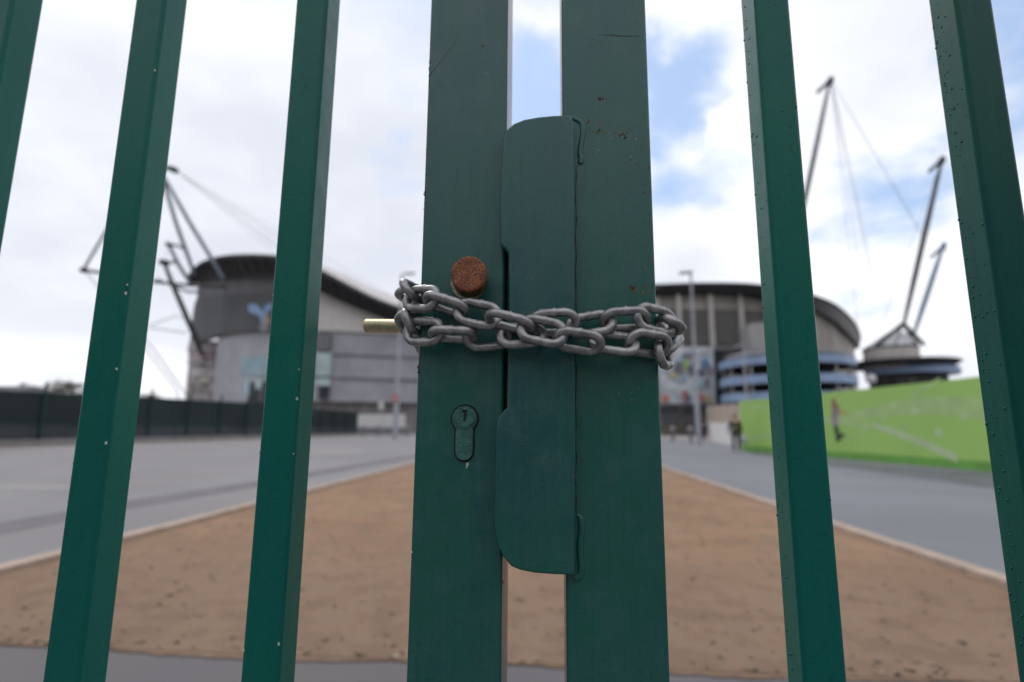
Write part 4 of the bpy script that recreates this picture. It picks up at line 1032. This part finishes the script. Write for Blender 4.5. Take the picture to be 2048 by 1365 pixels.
# ------------------------------------------------------------------ people
def skin(name, verts, edges, mat, parent, root=0):
    me = bpy.data.meshes.new(name); me.from_pydata([v[0] for v in verts], edges, [])
    o_ = bpy.data.objects.new(name, me); COL.objects.link(o_)
    bm = bmesh.new(); bm.from_mesh(me); ly = bm.verts.layers.skin.verify(); bm.verts.ensure_lookup_table()
    for i, v in enumerate(verts):
        bm.verts[i][ly].radius = v[1] if isinstance(v[1], tuple) else (v[1], v[1]); bm.verts[i][ly].use_root = (i == root)
    bm.to_mesh(me); bm.free()
    md = o_.modifiers.new('skin', 'SKIN')
    md.use_smooth_shade = True
    sb_ = o_.modifiers.new('sub', 'SUBSURF'); sb_.levels = sb_.render_levels = 2
    dg = bpy.context.evaluated_depsgraph_get(); me2 = bpy.data.meshes.new_from_object(o_.evaluated_get(dg))
    bpy.data.objects.remove(o_); me2.name = name; me2.materials.clear(); me2.materials.append(mat)
    n = bpy.data.objects.new(name, me2); COL.objects.link(n); n.parent = parent; return n
SKIN = simple('skin', (.42,.26,.20), .6, .08, 8)
def person(label, base, h, yaw, cols, stride=.22, arm=.12):
    o_ = thing('person', label, 'person', base); o_.rotation_euler.z = yaw; s_ = h/1.75
    o_.scale = (s_,)*3
    V = [((0,0,.98),(.13,.10)), ((0,0,1.15),(.125,.09)), ((0,0,1.38),(.15,.10)), ((0,0,1.50),(.055,.055)), ((0,-.01,1.57),(.06,.065)), ((0,-.015,1.66),(.078,.095)), ((0,0,1.72),(.06,.07)),
         ((-.10,0,.93),.085), ((-.11,-stride*.5,.50),.058), ((-.11,stride*.1-.02,.10),.042), ((-.11,-.12,.03),.035),
         ((.10,0,.93),.085), ((.11,-stride,.52),.058), ((.11,-stride*1.1,.10),.042), ((.11,-stride*1.1-.16,.04),.035)]
    E_ = [(0,1),(1,2),(2,3),(3,4),(4,5),(5,6),(0,7),(7,8),(8,9),(9,10),(0,11),(11,12),(12,13),(13,14)]
    for sd_ in (-1, 1):
        k = len(V); y1 = -arm*sd_
        V += [((sd_*.19,0,1.40),.055), ((sd_*.25,.03+y1*.4,1.13),.042), ((sd_*.27,-.04+y1,.90),.030), ((sd_*.275,-.06+y1,.84),(.020,.034))]
        E_ += [(2,k),(k,k+1),(k+1,k+2),(k+2,k+3)]
        for f in range(4):
            V += [((sd_*.278,-.085+y1+.022*f,.785),.0095), ((sd_*(.270-.004*f),-.085+y1+.021*f,.735+.006*abs(f-1.5)),.008)]; E_ += [(k+3,k+4+2*f),(k+4+2*f,k+5+2*f)]
        V.append(((sd_*.262,-.115+y1,.80),.010)); E_.append((k+3,len(V)-1))
    skin('body', V, E_, SKIN, o_)
    J = [((0,0,.90),(.165,.125)), ((0,0,1.15),(.165,.125)), ((0,0,1.38),(.175,.125)), ((0,0,1.47),(.085,.085))]; JE = [(0,1),(1,2),(2,3)]
    for sd_ in (-1, 1):
        k = len(J); y1 = -arm*sd_
        J += [((sd_*.20,0,1.395),.078), ((sd_*.255,.03+y1*.4,1.13),.064), ((sd_*.272,-.035+y1,.91),.052)]; JE += [(2,k),(k,k+1),(k+1,k+2)]
    skin('jacket', J, JE, cols[0], o_)
    T_ = [((0,0,.96),(.14,.115)), ((-.10,0,.90),.10), ((-.11,-stride*.5,.50),.078), ((-.11,stride*.1-.02,.10),.062), ((.10,0,.90),.10), ((.11,-stride,.52),.078), ((.11,-stride*1.1,.10),.062)]
    skin('trousers', T_, [(0,1),(1,2),(2,3),(0,4),(4,5),(5,6)], cols[1], o_)
    hr = MB().blob((0,.02,1.685), .1, (.98,1.08,1.0), 14); hm = hr.build('hair', cols[2]); hm.parent = o_
    fc = MB().blob((0,-.112,1.655), .014, (1,1.2,1.5), 8).blob((-.03,-.098,1.68), .009, n=8).blob((.03,-.098,1.68), .009, n=8).blob((-.082,0,1.66), .022, (.4,.8,1.2), 8).blob((.082,0,1.66), .022, (.4,.8,1.2), 8)
    f_ = fc.build('face', SKIN); f_.parent = o_
    for sx, sy in ((-.11, -.06+stride*.1), (.11, -stride*1.1-.06)):
        q = MB().blob((sx, sy, .045), .05, (.95,2.4,.9), 10).build('shoe', cols[3]); q.parent = o_
    if len(cols) > 4:
        pr = MB(); rnd = random.Random(5)
        for k in range(16):
            a = rnd.uniform(-.10,.10); z = rnd.uniform(1.02,1.36); pr.blob((a, -.122-.02*(1-abs(a)*6), z), rnd.uniform(.02,.045), (1,.3,1), 8)
            pr.blob((a, .122+.02*(1-abs(a)*6), z), rnd.uniform(.02,.04), (1,.3,1), 8)
        q = pr.build('jacket_print', cols[4]); q.parent = o_
    return o_
BLK = simple('black_cloth', (.02,.022,.028), .9, .2, 8); NAVY = simple('dark_blue_cloth', (.03,.03,.05), .9, .2, 8)
HAIR = simple('brown_hair', (.16,.085,.055), .7, .2, 20); PRN = simple('yellow_green_print', (.30,.33,.13), .8, .3, 20)
pp = G(1473, 904.5)
person('person in a black top with yellow-green print, walking before the green hoarding', pp, 1.84, R(-12), (BLK, BLK, HAIR, BLK, PRN), .16, .06)
bagc = pp + Vector((.36, -.10, .62)); bg_ = MB()
bg_.lathe(bagc - Vector((0,0,.22)), (0,0,1), [(.05,0),(.15,.02),(.17,.2),(.14,.36),(.09,.40)], 14); bg_.tube([bagc + Vector((-.08,0,.17)), bagc + Vector((-.05,0,.33)), bagc + Vector((.03,0,.33)), bagc + Vector((.08,0,.17))], .008, 6)
bo = bg_.build('carrier_bag', simple('pale_bag', (.55,.58,.64), .5, .12, 6)); tag(bo, 'pale carrier bag hanging from the hand of the person in black', 'bag')
p2 = G(1408, 884)
person('person in dark blue standing behind the slender lamp post', p2, 1.78, R(150), (NAVY, NAVY, HAIR, BLK), .08, .02)
